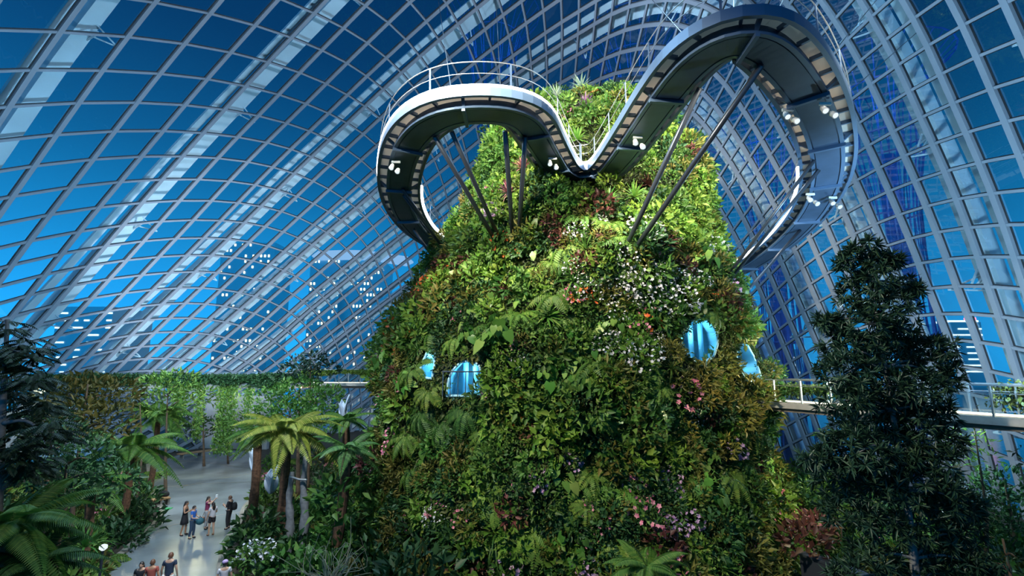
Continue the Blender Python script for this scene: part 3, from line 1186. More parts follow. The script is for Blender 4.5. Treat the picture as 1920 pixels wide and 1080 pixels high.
for (x, y), kd, lab, size in singles:
    h = tower_hit(x, y)
    for dy in range(4, 60, 4):
        h = h or tower_hit(x, y + dy)
    nrm = tower_normal(h[0], h[1])
    Lv, mt = mk_single(kd)
    o = tag(Lv.build('rosette_plant', mt, None, True), lab, 'plant', None)
    settle(o, h[2] + nrm * 0.35, nrm, size, 0.45)
    SPECIAL.append((h[2], 0.6 * size))

big = [((800, 770), 1.7, 'large dark fern with drooping fronds below the railed arch, leftmost'), ((835, 790), 1.8, 'large dark fern directly under the railed arch of the tower'),
       ((880, 770), 1.5, 'large dark fern right of and below the railed arch of the tower'), ((770, 820), 1.5, 'large olive fern on the left flank of the tower below the arches'),
       ((985, 520), 1.4, 'pale green fern with long fronds above the middle of the tower front'), ((1035, 500), 1.2, 'pale green fern left of the white flower drift'),
       ((862, 640), 1.3, 'fern drooping over the slanting opening in the tower'), ((1360, 900), 1.5, 'fern on the right flank of the tower below the bridge')]
for (x, y), size, lab in big:
    h = tower_hit(x, y)
    nrm = tower_normal(h[0], h[1])
    Lv = mk_fern(17, 1.0, 0.55, 0.95, 0.2, 18)
    o = tag(Lv.build('fern', 'darkfern_leaf' if 'dark' in lab else 'fern_leaf', None, True), lab, 'fern')
    settle(o, h[2] + nrm * 0.2, nrm, size, 0.4)
    SPECIAL.append((h[2], 0.7 * size))

SPZ = 0.62
cells = []
z = -0.2
row_no = 0
while z < 26.3:
    r = float(np.interp(z, PZ, PR))
    dphi = SPZ * 1.05 / max(r, 1.2)
    ph = -1.95 + (row_no % 2) * dphi / 2
    while ph < 1.95:
        cells.append((ph + RNG.uniform(-0.3, 0.3) * dphi, z + RNG.uniform(-0.22, 0.22)))
        ph += dphi
    z += SPZ * (0.88 if z < 24 else 0.75)
    row_no += 1
RNG.shuffle(cells)
LIMIT = 900
for ph, z in cells:
    z = min(max(z, -0.3), 26.4)
    p = tower_point(ph, z)
    nrm = tower_normal(ph, z)
    if np.dot(nrm, unit(CAM - p)) < -0.35:
        continue
    if abs(ph) < 0.36 and 17.3 < z < 19.9:
        continue
    if in_cave(p[None], 11)[0] or in_cave((p + nrm * 0.4)[None], 7)[0] or in_cave((p + nrm * 0.9)[None], 7)[0] or in_cave((p + nrm * 0.6 + np.array([0, 0, 0.5]))[None], 5)[0]:
        continue
    if any(np.linalg.norm(p - q) < rr for q, rr in SPECIAL):
        continue
    x, y = project(p)
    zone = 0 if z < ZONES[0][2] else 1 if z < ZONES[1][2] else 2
    w = {k: 0.0 for k in KINDS}
    a, b, c, d = fld(ph, z, 1, 1, 0.3), fld(ph, z, 1.4, 0.8, 2.1), fld(ph, z, 0.8, 1.3, 4.0), fld(ph, z, 1.8, 1.7, 5.2)
    w['green'] = 1.0 + max(0, a) * 2.2
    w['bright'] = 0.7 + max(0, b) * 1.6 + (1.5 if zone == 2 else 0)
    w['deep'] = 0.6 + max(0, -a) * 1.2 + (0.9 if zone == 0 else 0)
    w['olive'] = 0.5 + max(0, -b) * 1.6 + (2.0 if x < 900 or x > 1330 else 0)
    w['fern'] = 1.2 + max(0, c) * 2.0
    w['arum'] = 0.3 + max(0, d - 0.3) * 1.2 + (1.5 if in_poly(x, y, [(1020, 740), (1200, 700), (1450, 780), (1460, 900), (1240, 920), (1060, 900)]) else 0)
    w['tuft'] = 0.35 + max(0, -c) * 0.9
    w['wine'] = 0.16 + max(0, -d - 0.4) * 0.8 + (0.8 if in_poly(x, y, [(980, 410), (1090, 400), (1100, 480), (990, 480)]) else 0) + (0.5 if x < 780 and y < 720 else 0)
    w['trail'] = 0.25 + (0.8 if x > 1400 or y > 850 else 0)
    wf = in_poly(x, y, [(1020, 430), (1120, 410), (1260, 440), (1330, 470), (1300, 560), (1270, 650), (1190, 720), (1130, 650), (1080, 560), (1040, 520)])
    w['white'] = 3.4 if wf else 0.05
    if in_poly(x, y, [(960, 640), (1030, 640), (1030, 700), (970, 710)]):
        w['white'] = 3
    w['lilac'] = 0.08 + (3.5 if in_poly(x, y, [(1225, 890), (1300, 890), (1300, 1010), (1235, 1010)]) else 0) + (1.3 if in_poly(x, y, [(940, 850), (1080, 870), (1080, 980), (960, 960)]) else 0)
    w['lilac'] += 1.5 if in_poly(x, y, [(1150, 640), (1220, 640), (1240, 720), (1170, 720)]) else 0
    w['pink'] = 0.12 + (0.9 if x < 780 or y > 930 or x > 1430 else 0)
    w['red'] = 0.14 + (1.0 if x < 800 and y < 700 else 0) + (1.3 if in_poly(x, y, [(780, 470), (1020, 420), (1020, 500), (800, 560)]) else 0)
    for k in KINDS:
        if COUNT.get((k, zone), 0) >= LIMIT:
            w[k] = 0
    tot = sum(w.values())
    t = RNG.uniform(0, tot)
    for k in KINDS:
        t -= w[k]
        if t <= 0:
            break
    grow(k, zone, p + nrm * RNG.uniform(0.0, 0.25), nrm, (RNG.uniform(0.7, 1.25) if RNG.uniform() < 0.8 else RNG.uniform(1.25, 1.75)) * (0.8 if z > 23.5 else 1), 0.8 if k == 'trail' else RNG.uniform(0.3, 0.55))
plant_out()


# ------------------------------------------------------------------ the aerial walkway: two loops sprung from the tower
LOOPS = {
    'left': [(1075, 342, 18.3), (1050, 330, 18.3), (1018, 282, 18.3), (993, 240, 18.3), (965, 222, 18.25), (930, 217, 18.25), (885, 217, 18.2), (840, 222, 18.1),
             (797, 243, 18.0), (767, 277, 17.9), (752, 320, 17.7), (748, 362, 17.4), (758, 402, 17.1), (785, 440, 16.8), (825, 468, 16.5), (850, 482, 16.3)],
    'right': [(1065, 345, 18.3), (1095, 341, 18.3), (1128, 338, 18.3), (1155, 314, 18.3), (1195, 262, 18.3), (1240, 200, 18.3), (1290, 138, 18.3), (1330, 104, 18.3),
              (1380, 82, 18.2), (1430, 92, 18.1), (1477, 134, 17.9), (1517, 190, 17.7), (1543, 250, 17.5), (1553, 310, 17.2), (1543, 365, 16.9), (1513, 415, 16.4),
              (1468, 460, 15.9), (1418, 495, 15.5), (1375, 518, 15.2), (1345, 528, 15.0)],
}
WALK_LABEL = {
    'left': 'smaller left loop of the steel aerial walkway with a glowing white outer edge',
    'right': 'larger right loop of the steel aerial walkway, its inner edge glowing near the tower',
}
WALK = {}
for key, pts in LOOPS.items():
    P3 = np.array([at_height(x, y, z) for x, y, z in pts])
    # near the eye level of the deck the ray is steep enough, so heights fix the plan directly
    path = resample(catmull(P3, 8), 0.3)
    for _ in range(6):                                     # relax the traced line into a smooth sweep
        path[1:-1] = 0.25 * path[:-2] + 0.5 * path[1:-1] + 0.25 * path[2:]
    T = unit(np.gradient(path, axis=0))
    T[:, 2] *= 0.3
    T = unit(T)
    S = unit(np.cross(T, [0, 0, 1.0]))                     # to the right when walking along
    U = np.cross(S, T)
    WALK[key] = (path, T, S, U)
    root = thing('aerial_walkway', WALK_LABEL[key], 'walkway', path[len(path) // 2])
    out = -1 if key == 'left' else -1                      # side that faces away from the tower
    m = MB()
    m.bar(path + U * 0.06, S, U, 1.05, 0.30)
    m.build('girder', 'walkway_steel', root)
    m = MB()
    m.bar(path + U * 0.01, S, U, 0.85, 0.05)
    m.build('cover_plate', 'walkway_steel', root)
    m = MB()
    m.bar(path + U * 0.46, S, U, 2.0, 0.06)
    m.build('deck', 'walkway_deck', root)
    for s in (-1, 1):
        m = MB()
        m.bar(path + S * s * 1.0 + U * 0.22, S, U, 0.14, 0.36)
        m.build('edge_beam', 'walkway_edge', root)
        m = MB()
        m.bar(path + S * s * 0.54 + U * 0.0, S, U, 0.14, 0.09)
        m.build('flange', 'walkway_edge', root)
    k = len(path)
    for i in range(2, k - 1, 3):
        for s in (-1, 1):
            m = MB()
            a, b = path[i] + S[i] * s * 0.52 + U[i] * 0.36, path[i] + S[i] * s * 1.0 + U[i] * 0.38
            m.box((a + b) / 2, (np.linalg.norm(b - a), 0.09, 0.14), axes=(S[i] * s, T[i] * s, U[i]))
            m.build('bracket', 'walkway_edge', root)
    for i in range(6, k - 1, 13):                           # cross ribs under the girder plates
        m = MB()
        m.box(path[i] - U[i] * 0.06, (1.3, 0.13, 0.14), axes=(S[i], T[i], U[i]))
        for s in (-1, 1):
            a, b = path[i] + S[i] * s * 0.6 + U[i] * 0.1, path[i] + S[i] * s * 1.02 + U[i] * 0.42
            m.bar(np.array([a, b]), np.array([T[i], T[i]]), np.array([U[i], U[i]]), 0.12, 0.14)
        m.build('cross_rib', 'walkway_edge', root)
    # railings
    for s in (-1, 1):
        q = path + S * s * 1.0
        m = MB()
        m.tube(q + U * 1.62, 0.02, 6)
        m.tube(q + U * 1.15, 0.014, 5)
        m.build('handrail', 'rail_steel', root, smooth=True)
        for i in range(3, k - 2, 8):
            m = MB()
            m.box(q[i] + U[i] * 1.09, (0.035, 0.07, 1.06), axes=(S[i], T[i], U[i]))
            m.build('rail_post', 'walkway_steel', root)
    # light strip along the edge
    if key == 'left':
        sel = [(np.arange(3, int(k * 0.78)), -1, 0.62, 1.03), (np.arange(int(k * 0.62), int(k * 0.9)), 1, 0.34, 1.12)]
    else:
        sel = [(np.arange(int(k * 0.02), int(k * 0.15)), 1, 0.62, 1.03), (np.arange(int(k * 0.58), int(k * 0.98)), -1, 0.34, 1.12)]
    for idx, s, up, off in sel:
        m = MB()
        q = path[idx] + S[idx] * s * off + U[idx] * up
        m.tube(q, 0.075, 6)
        m.build('light_strip', 'strip_light', root)


def nearest_on(key, x, y):
    px, py = project(WALK[key][0])
    return int(np.argmin((px - x) ** 2 + (py - y) ** 2))


STRUTS = [('left', (815, 256), (935, 462)), ('left', (847, 247), (940, 455)), ('left', (947, 246), (962, 455)), ('left', (985, 256), (972, 450)),
          ('left', (755, 355), (838, 476)), ('left', (757, 366), (842, 480)), ('left', (776, 430), (801, 500)),
          ('right', (1312, 165), (1163, 486)), ('right', (1428, 122), (1180, 482)), ('right', (1527, 300), (1358, 526)), ('right', (1536, 318), (1364, 530)),
          ('right', (1500, 432), (1412, 572))]
for key, (x1, y1), (x2, y2) in STRUTS:
    path, T, S, U = WALK[key]
    i = nearest_on(key, x1, y1)
    a = path[i] - U[i] * 0.05
    px, py = project(path[i])
    d = ray(x1, y1)
    a = CAM + d * ((path[i][2] - 0.05 - CAM[2]) / d[2])
    h = tower_hit(x2, y2)
    if h is None:
        for dx in range(2, 120, 4):
            h = tower_hit(x2 + (dx if x2 < 1100 else -dx), y2)
            if h is not None:
                break
    b = h[2]
    b = b + unit(b - a) * 0.8
    root = [o for o in col.objects if o.name.startswith('aerial_walkway') and o.get('label') == WALK_LABEL[key]][0]
    m = MB()
    m.tube([a, a * 0.5 + b * 0.5, b], 0.105 if y2 < 520 and x2 > 860 and x2 < 1300 else 0.085, 10)
    m.build('strut', 'strut_steel', root, smooth=True)

# hanger rods from the roof
for key, (x1, y1), (x2, y2) in [('left', (848, 190), (822, 0)), ('left', (940, 185), (930, 0)), ('left', (770, 262), (800, 200)), ('right', (1270, 130), (1205, -20)),
                                ('right', (1345, 60), (1375, -40)), ('right', (1500, 80), (1490, -40)), ('right', (1580, 190), (1660, -20)), ('right', (1605, 260), (1720, 60))]:
    path, T, S, U = WALK[key]
    i = nearest_on(key, x1, y1)
    a = path[i] - S[i] * 1.0 + U[i] * 0.5
    e = ray(x2, y2) / DOME_R
    o = (CAM - DOME_C) / DOME_R
    A_, B_, C_ = e @ e, o @ e, o @ o - 1
    b = CAM + ray(x2, y2) * ((-B_ + math.sqrt(B_ * B_ - A_ * C_)) / A_)
    root = [q for q in col.objects if q.name.startswith('aerial_walkway') and q.get('label') == WALK_LABEL[key]][0]
    m = MB()
    m.tube([a, b], 0.022, 5)
    m.build('hanger_rod', 'strut_steel', root)

# white floodlights clamped under the walkways
LAMPS = [('left', (742, 312), 'white floodlight pair under the far left bend of the aerial walkway'),
         ('left', (1036, 305), 'white floodlight pair under the walkway where the left loop meets the tower'),
         ('right', (1196, 266), 'white floodlight pair under the straight ramp of the right walkway loop'),
         ('right', (1548, 205), 'white floodlight pair under the right bend of the walkway, upper one'),
         ('right', (1562, 378), 'white floodlight pair under the lower right bend of the walkway'),
         ('right', (1478, 216), 'bright floodlight cluster on the inner rim of the right walkway loop'),
         ('right', (1520, 372), 'small floodlight cluster on the inner rim of the lower right walkway')]
for key, (x, y), lab in LAMPS:
    path, T, S, U = WALK[key]
    i = nearest_on(key, x, y)
    d = ray(x, y)
    c = CAM + d * ((path[i][2] - 0.30 - CAM[2]) / d[2])
    root = thing('floodlight', lab, 'lamp', c)
    m = MB()
    m.box(c + np.array([0, 0, 0.2]), (0.4, 0.07, 0.1))
    m.build('bracket', 'lamp_white', root)
    tgt = np.array([4, 26, 16.0])
    for q, s in enumerate((-0.13, 0.13)):
        ax = unit(np.array([0.3 * s, -0.55 - 0.2 * q, -0.75]))
        a = c + np.array([s, 0, 0.1 - 0.22 * q])
        m = MB()
        m.tube([a, a + ax * 0.1, a + ax * 0.3, a + ax * 0.34], [0.05, 0.09, 0.105, 0.12], 12)
        b = m.build('housing', 'lamp_white', root, smooth=True)
        m = MB()
        m.tube([a + ax * 0.335, a + ax * 0.35], 0.09, 12)
        m.build('lens', 'lamp_lens', b)


# ------------------------------------------------------------------ ground, plaza, walls
m = MB()
th = np.linspace(0, 2 * math.pi, 96, endpoint=False)
m.add(np.stack([DOME_C[0] + 37 * np.cos(th), DOME_C[1] + 53 * np.sin(th), np.zeros(96)], 1), [tuple(range(96))])
structure(m.build('floor', 'soil'))
PLAZA = [(120, 1180), (185, 1080), (240, 1030), (285, 990), (303, 962), (290, 938), (282, 905), (277, 872), (335, 853), (410, 843), (468, 846), (480, 880), (474, 930), (458, 955),
         (447, 985), (428, 1010), (418, 1040), (412, 1080), (405, 1180)]
PZ3 = np.array([at_height(x, y, 0.03) for x, y in PLAZA])
m = MB()
m.add(PZ3, [tuple(range(len(PZ3)))])
structure(m.build('trim_900', 'plaza_stone'))
m = MB()
q = catmull(PZ3[:8], 6)
T = unit(np.gradient(q, axis=0))
m.bar(q - np.array([0, 0, 0.03]), unit(np.cross(T, [0, 0, 1.0])), np.broadcast_to([0, 0, 1.0], q.shape), 0.28, 0.16)
structure(m.build('trim_901', 'kerb_stone'))
m = MB()
q = catmull(PZ3[10:], 6)
T = unit(np.gradient(q, axis=0))
m.bar(q - np.array([0, 0, 0.03]), unit(np.cross(T, [0, 0, 1.0])), np.broadcast_to([0, 0, 1.0], q.shape), 0.28, 0.16)
structure(m.build('trim_902', 'kerb_stone'))
# dark joints across the plaza paving
for no, (a, b) in enumerate([((330, 914), (470, 888)), ((282, 915), (478, 903)), ((300, 990), (450, 960)), ((318, 862), (480, 880))]):
    p0, p1 = at_height(*a, 0.035), at_height(*b, 0.035)
    q = catmull([p0, (p0 + p1) / 2 + np.array([0, 0.4, 0]), p1], 6)
    T = unit(np.gradient(q, axis=0))
    m = MB()
    m.bar(q, unit(np.cross(T, [0, 0, 1.0])), np.broadcast_to([0, 0, 1.0], q.shape), 0.07, 0.004)
    structure(m.build('trim_%d' % (903 + no), 'kerb_stone'))
# concrete wall behind the plaza
m = MB()
a, b = at_depth(215, 800, 55), at_depth(505, 800, 53)
m.bar(np.array([[a[0], a[1], 0], [b[0], b[1], 0]]), np.array([[0, 1.0, 0]] * 2), np.array([[0, 0, 1.0]] * 2), 0.5, 5.5)
structure(m.build('wall_back', 'concrete'))

Z1 = np.array([0, 0, 1.0])


def hanging(path, k, length, mats, leaf_size=0.16, spread=0.35, up=0.35):
    """Foliage spilling over an edge: leaves along many hanging stems."""
    L = Leaves()
    path = np.asarray(path, float)
    s = np.concatenate([[0], np.cumsum(np.linalg.norm(np.diff(path, axis=0), axis=1))])
    q = RNG.uniform(0, s[-1], k)
    base = np.stack([np.interp(q, s, path[:, i]) for i in range(3)], 1)
    drop = RNG.uniform(-up, 1, k) ** 1.0 * length * (0.6 + 0.4 * np.sin(q * 1.3) * np.sin(q * 0.37))
    drop = np.maximum(drop, -up)
    p = base + RNG.normal(0, spread, (k, 3)) * np.array([1, 1, 0.15]) - Z1 * drop[:, None]
    d = RNG.normal(0, 0.6, (k, 3)) + np.array([0, -0.4, -0.4])
    ln = leaf_size * RNG.uniform(0.7, 1.3, k)
    L.blades(p, d, RNG.normal(0, 0.5, (k, 3)) + np.array([0, -0.6, 0.7]), ln, ln * 0.55, 0.2)
    return L


# ------------------------------------------------------------------ the bridges
def bridge(label, a, b, width, posts, side):
    a, b = np.array(a, float), np.array(b, float)
    T = unit(b - a)
    S = unit(np.cross(T, Z1))
    root = thing('foot_bridge', label, 'bridge', a)
    pa = np.array([a, b])
    SS, UU = np.array([S, S]), np.array([Z1, Z1])
    m = MB()
    m.bar(pa - Z1 * 0.34, SS, UU, width * 0.8, 0.30)
    m.build('soffit', 'bridge_soffit', root)
    m = MB()
    m.bar(pa - Z1 * 0.10, SS, UU, width, 0.10)
    m.build('deck', 'bridge_soffit', root)
    for s in (-1, 1):
        e = pa + S * s * width / 2
        m = MB()
        m.bar(e - Z1 * 0.16, SS, UU, 0.10, 0.26)
        m.build('edge_beam', 'bridge_edge', root)
        m = MB()
        m.bar(e + Z1 * 1.12, SS, UU, 0.07, 0.05)
        m.bar(e + Z1 * 0.86, SS, UU, 0.03, 0.03)
        m.build('handrail', 'rail_steel', root)
        m = MB()
        m.add([e[0] + Z1 * 0.14, e[1] + Z1 * 0.14, e[1] + Z1 * 0.84, e[0] + Z1 * 0.84], [(0, 1, 2, 3)])
        m.build('glass_panel', 'rail_glass', root)
        for q in np.linspace(0.01, 0.99, posts):
            m = MB()
            m.box(a + (b - a) * q + S * s * width / 2 + Z1 * 0.58, (0.05, 0.09, 1.12), axes=(T, S, Z1))
            m.build('rail_post', 'rail_steel', root)
        m = MB()
        m.bar(e - S * s * 0.12 + Z1 * 0.02, SS, UU, 0.05, 0.05)
        m.build('light_strip', 'deck_light', root)
    return root, T, S


RB_A, RB_B = (11.6, 27.6, 6.85), (20.6, 9.8, 6.85)
bridge('long foot bridge with glass railing crossing from the right side of the planted tower', RB_A, RB_B, 2.0, 16, -1)
LB_A, LB_B = (-17.5, 40.5, 7.25), (-3.0, 39.0, 7.25)
bridge('far foot bridge with railing leading behind the tower from the left planter', LB_A, LB_B, 1.8, 9, -1)
T = unit(np.array(RB_B) - np.array(RB_A))
S = unit(np.cross(T, Z1))
far = -S if (-S)[0] > 0 else S                      # away from the camera
p0, p1 = np.array(RB_A) + far * 1.35, np.array(RB_B) + far * 1.35
o = hanging(np.array([p0 + T * 1 + Z1 * 0.75, p0 + T * 6 + Z1 * 0.75]), 2600, 0.7, None)
tag(o.build('trailing_creeper', 'green_leaf'), 'green creeper hanging along the far railing of the right bridge near the tower', 'creeper', None, 'stuff')
o = hanging(np.array([p0 + T * 11.5 + Z1 * 0.95, p0 + T * 19.5 + Z1 * 0.95]), 6500, 1.05, None)
tag(o.build('trailing_creeper', 'olive_leaf'), 'thick creeper spilling over the right bridge railing at the right end', 'creeper', None, 'stuff')

# the long planted balcony on the left, behind the garden
PB_A, PB_B = np.array([-40.0, 41.0, 7.2]), np.array([-17.0, 40.6, 7.2])
root = thing('planted_balcony', 'long balcony with planter running across the back of the left garden', 'balcony', PB_A)
UU, SS = np.array([Z1, Z1]), np.array([[0, 1.0, 0]] * 2)
m = MB()
m.bar(np.array([PB_A, PB_B]) - Z1 * 0.3, SS, UU, 2.4, 0.3)
m.build('slab', 'bridge_edge', root)
m = MB()
m.bar(np.array([PB_A, PB_B]) - np.array([0, 1.0, 0]), SS, UU, 0.5, 0.55)
m.build('planter', 'concrete', root)
m = MB()
m.bar(np.array([PB_A, PB_B]) - np.array([0, 0.8, 0]) + Z1 * 0.9, SS, UU, 0.05, 0.05)
m.build('handrail', 'rail_steel', root)
edge = np.array([PB_A + [0, -1.25, 0.65], (LB_A[0] + 1, PB_B[1] - 1.2, 7.85)])
o = hanging(edge, 26000, 1.0, None, 0.2, 0.22, 0.25)
tag(o.build('trailing_creeper', 'deep_leaf'), 'long curtain of green creeper along the balcony planter behind the left garden', 'creeper', None, 'stuff')
o = hanging(np.array([(LB_A[0] + 0.5, LB_A[1] - 1.05, 8.3), (LB_B[0], LB_B[1] - 1.05, 8.3)]), 7000, 0.45, None, 0.16, 0.12, 0.2)
tag(o.build('trailing_creeper', 'bright_leaf'), 'bright green creeper along the top of the far left bridge railing', 'creeper', None, 'stuff')
area('planter_strip_lamp', (-28, 40.4, 6.75), (-28, 39.2, 6.2), 900, (1.0, 0.95, 0.55), 22, 0.3)
area('bridge_strip_lamp', (-12, 39.6, 7.0), (-12, 38.4, 7.6), 250, (1.0, 0.95, 0.6), 11, 0.3)
for (x0, x1, n_, ln_, lab) in [(372, 384, 700, 4.2, 'thin strand of creeper hanging below the balcony against the concrete wall, leftmost'),
                               (412, 446, 2600, 5.2, 'thick column of creeper hanging below the balcony near the middle of the wall'),
                               (462, 474, 700, 4.0, 'thin strand of creeper hanging below the balcony, right of the thick column'),
                               (330, 345, 900, 4.0, 'creeper strand hanging below the balcony above the timber bench')]:
    a, b = at_depth(x0, 722, 39.4), at_depth(x1, 722, 39.4)
    L = Leaves()
    q = RNG.uniform(0, 1, n_)
    p = a + np.outer(q, b - a) - Z1 * (RNG.uniform(0, 1, n_) ** 1.2 * ln_)[:, None] + RNG.normal(0, 0.14, (n_, 3))
    ln = 0.2 * RNG.uniform(0.7, 1.3, n_)
    L.blades(p, RNG.normal(0, 0.5, (n_, 3)) - Z1 * 0.5, RNG.normal(0, 0.5, (n_, 3)) + np.array([0, -0.7, 0.6]), ln, ln * 0.55)
    tag(L.build('creeper_strand', 'green_leaf'), lab, 'creeper', None, 'stuff')


# ------------------------------------------------------------------ garden trees and shrubs
def branch_path(a, b, sag=0.12):
    a, b = np.asarray(a, float), np.asarray(b, float)
    m_ = (a + b) / 2 + Z1 * np.linalg.norm(b - a) * sag
    return catmull([a, m_, b], 4)


def tree(name, label, cat, base, top, blobs, leafmat, leaf_len, leaf_ratio, per, trunk_r, bark='bark', style='ball', group=None):
    """blobs: (point, radius). A trunk, a branch to every blob and one crown of leaves."""
    base, top = np.asarray(base, float), np.asarray(top, float)
    root = thing(name, label, cat, base, group)
    wob = np.array([RNG.normal(0, 0.12), RNG.normal(0, 0.12), 0])
    tp = catmull([base, base * 0.6 + top * 0.4 + wob, top], 6)
    m = MB()
    m.tube(tp, np.linspace(trunk_r, trunk_r * 0.25, len(tp)), 9)
    m.build('trunk', bark, root, smooth=True)
    C = Leaves()
    for p, r in blobs:
        p = np.asarray(p, float)
        k = int(np.clip(np.searchsorted(tp[:, 2], p[2] - r * 0.8), 1, len(tp) - 1))
        m = MB()
        bp = branch_path(tp[k], p)
        m.tube(bp, np.linspace(trunk_r * 0.35, 0.015, len(bp)), 6)
        m.build('branch', bark, root, smooth=True)
        n_ = max(20 if style == 'rosettes' else 8, int(per * r * r))
        if style == 'ball':
            bushy(C, p, r, n_, leaf_len, flat=0.75, ratio=leaf_ratio)
        elif style == 'rosettes':
            d = sphere_dirs(n_, -0.8)
            cen = p + d * r * (RNG.uniform(0.35, 1.0, n_) ** 0.5)[:, None] * np.array([1, 1, 0.65])
            for c_, ax in zip(cen, d):
                q = unit(sphere_dirs(13, -1) + ax * 0.55 + Z1 * 0.15)
                C.blades(np.repeat(c_[None], 13, 0), q, np.repeat((unit(ax + Z1))[None], 13, 0) + RNG.normal(0, .2, (13, 3)), leaf_len * RNG.uniform(0.75, 1.2, 13), leaf_len * leaf_ratio, 0.12)
        elif style == 'sprays':
            for _ in range(n_):
                d = sphere_dirs(1, -0.4)[0]
                az = math.atan2(d[1], d[0])
                frond(C, p + d * r * RNG.uniform(0.1, 0.8), az, leaf_len * RNG.uniform(0.7, 1.2), 0.1, 0.45, leaf_len * leaf_ratio, 9)
    C.build('crown', leafmat, root)
    return root


def tree_fern(label, crown, depth, frond_len, nf, mat, trunk_r=0.16, rise=0.5, droop=0.55, lean=(0, 0), pairs=26, ground=0.0):
    c = at_depth(*crown, depth)
    base = np.array([c[0] + lean[0], c[1] + lean[1], ground])
    root = thing('tree_fern', label, 'tree fern', base)
    m = MB()
    tp = catmull([base, (base + c) / 2 + np.array([0.06, 0.05, 0]), c], 6)
    m.tube(tp, np.linspace(trunk_r * 1.25, trunk_r, len(tp)) * (1 + 0.08 * np.sin(np.arange(len(tp)) * 2.1)), 10)
    m.build('trunk', 'fern_bark', root)
    for i in range(nf):
        L = Leaves()
        e = 1.5 * (i + 0.5) / nf - 0.25
        frond(L, c + Z1 * 0.05, i * 2.39996 + RNG.uniform(-.2, .2), frond_len * RNG.uniform(0.85, 1.1) * (1 - 0.25 * max(0, e - 0.6)), rise * 1.4 * e + 0.05, droop, frond_len * 0.2, pairs + 8, 0, 0.6)
        L.build('frond', mat, root)
    return root


# left side of the plaza
tree_fern('tree fern with light green crown standing left of the plaza, nearest its edge', (246, 842), 27, 3.2, 19, 'treefern_leaf')
tree_fern('tree fern further back on the left, below the balcony above the timber bench', (297, 778), 35, 3.2, 17, 'treefern_leaf')
tree_fern('big tree fern in the bottom left corner with fronds reaching over the bed', (18, 985), 13.5, 2.5, 20, 'treefern_leaf', pairs=34)
tree_fern('brownish green tree fern at the bottom edge in front of the left bed', (62, 1062), 13.5, 1.9, 15, 'darkfern_leaf', pairs=30)
tree_fern('small tree fern half hidden among the shrubs of the left bed', (172, 905), 21, 2.0, 15, 'treefern_leaf')
# right side of the plaza
tree_fern('golden green tree fern with the widest crown at the right edge of the plaza', (538, 808), 24, 2.9, 26, 'goldfern_leaf', 0.2)
tree_fern('tree fern with slim mossy trunk just behind the golden one at the plaza edge', (484, 812), 28, 2.3, 13, 'treefern_leaf', 0.2)
tree_fern('dark tree fern with leaning trunk between the golden tree fern and the tower', (652, 842), 22.5, 1.9, 13, 'darkfern_leaf', 0.2, lean=(-0.5, 0.4))
tree_fern('tree fern with long dark fronds behind, close to the left flank of the tower', (650, 788), 27, 1.9, 12, 'treefern_leaf', 0.18)
tree_fern('fresh green tree fern at the bottom edge in front of the tower', (1212, 1066), 13.2, 1.35, 15, 'treefern_leaf', 0.14, pairs=32)


def px_tree(name, label, cat, depth, basepx, toppx, blobpx, *a, **k):
    b = at_depth(basepx, 900, depth)
    base = np.array([b[0], depth, 0.0])
    top = at_depth(*toppx, depth)
    bl = [(at_depth(x, y, depth + RNG.uniform(-1, 1) * r / FPX * depth), r / FPX * depth) for x, y, r in blobpx]
    return tree(name, label, cat, base, top, bl, *a, **k)


px_tree('conifer_tree', 'dark conifer on the far left reaching up in front of the glass', 'tree', 15, 25, (14, 600),
        [(12, 622, 30), (35, 660, 42), (64, 672, 34), (10, 690, 45), (60, 720, 46), (20, 745, 52), (78, 768, 44), (35, 800, 56), (92, 820, 44), (10, 850, 56), (60, 880, 60)],
        'conifer_leaf', 0.5, 0.24, 130, 0.2, 'grey_bark', style='sprays')
px_tree('feathery_tree', 'feathery olive tree behind the dark conifer, under the left end of the balcony', 'tree', 24, 150, (165, 720),
        [(120, 745, 44), (165, 735, 48), (215, 742, 46), (140, 790, 52), (195, 795, 48), (95, 800, 40)], 'olive_leaf', 0.36, 0.32, 150, 0.14, style='ball')
px_tree('feathery_tree', 'pale fine-leaved tree right of the feathery olive tree, below the balcony', 'tree', 33, 315, (315, 725),
        [(290, 728, 34), (330, 722, 38), (365, 745, 34), (312, 760, 36)], 'fern_leaf', 0.36, 0.32, 100, 0.12)
px_tree('broadleaf_tree', 'dark full-crowned tree in the middle of the left garden', 'tree', 20, 105, (100, 790), [(85, 800, 44), (125, 830, 46), (70, 860, 48), (120, 890, 44)],
        'deep_leaf', 0.26, 0.4, 220, 0.13)
px_tree('broadleaf_tree', 'dark green tree low in the left garden behind the bottom left fern', 'tree', 17, 120, (125, 870), [(60, 905, 52), (120, 900, 54), (165, 860, 46), (150, 930, 44), (215, 905, 40)],
        'deep_leaf', 0.24, 0.45, 240, 0.14)
px_tree('slender_palm', 'slender palm with thin pale trunk rising left of the far tree fern', 'palm', 31, 261, (262, 742), [(262, 740, 24)], 'conifer_leaf', 0.7, 0.25, 18, 0.09, style='sprays')
px_tree('broadleaf_tree', 'round bushy tree at the right of the plaza under the far bridge', 'tree', 34, 562, (562, 730),
        [(520, 752, 38), (560, 738, 44), (605, 755, 38), (545, 785, 44), (595, 790, 42), (625, 740, 22), (500, 780, 26)], 'green_leaf', 0.30, 0.5, 150, 0.18)
px_tree('broadleaf_tree', 'small dark tree rising above the round bushy tree, in front of the glass', 'tree', 35.5, 578, (582, 670),
        [(556, 686, 24), (590, 678, 24), (615, 692, 20), (575, 704, 30), (540, 704, 18)], 'tree_leaf', 0.34, 0.5, 95, 0.12)
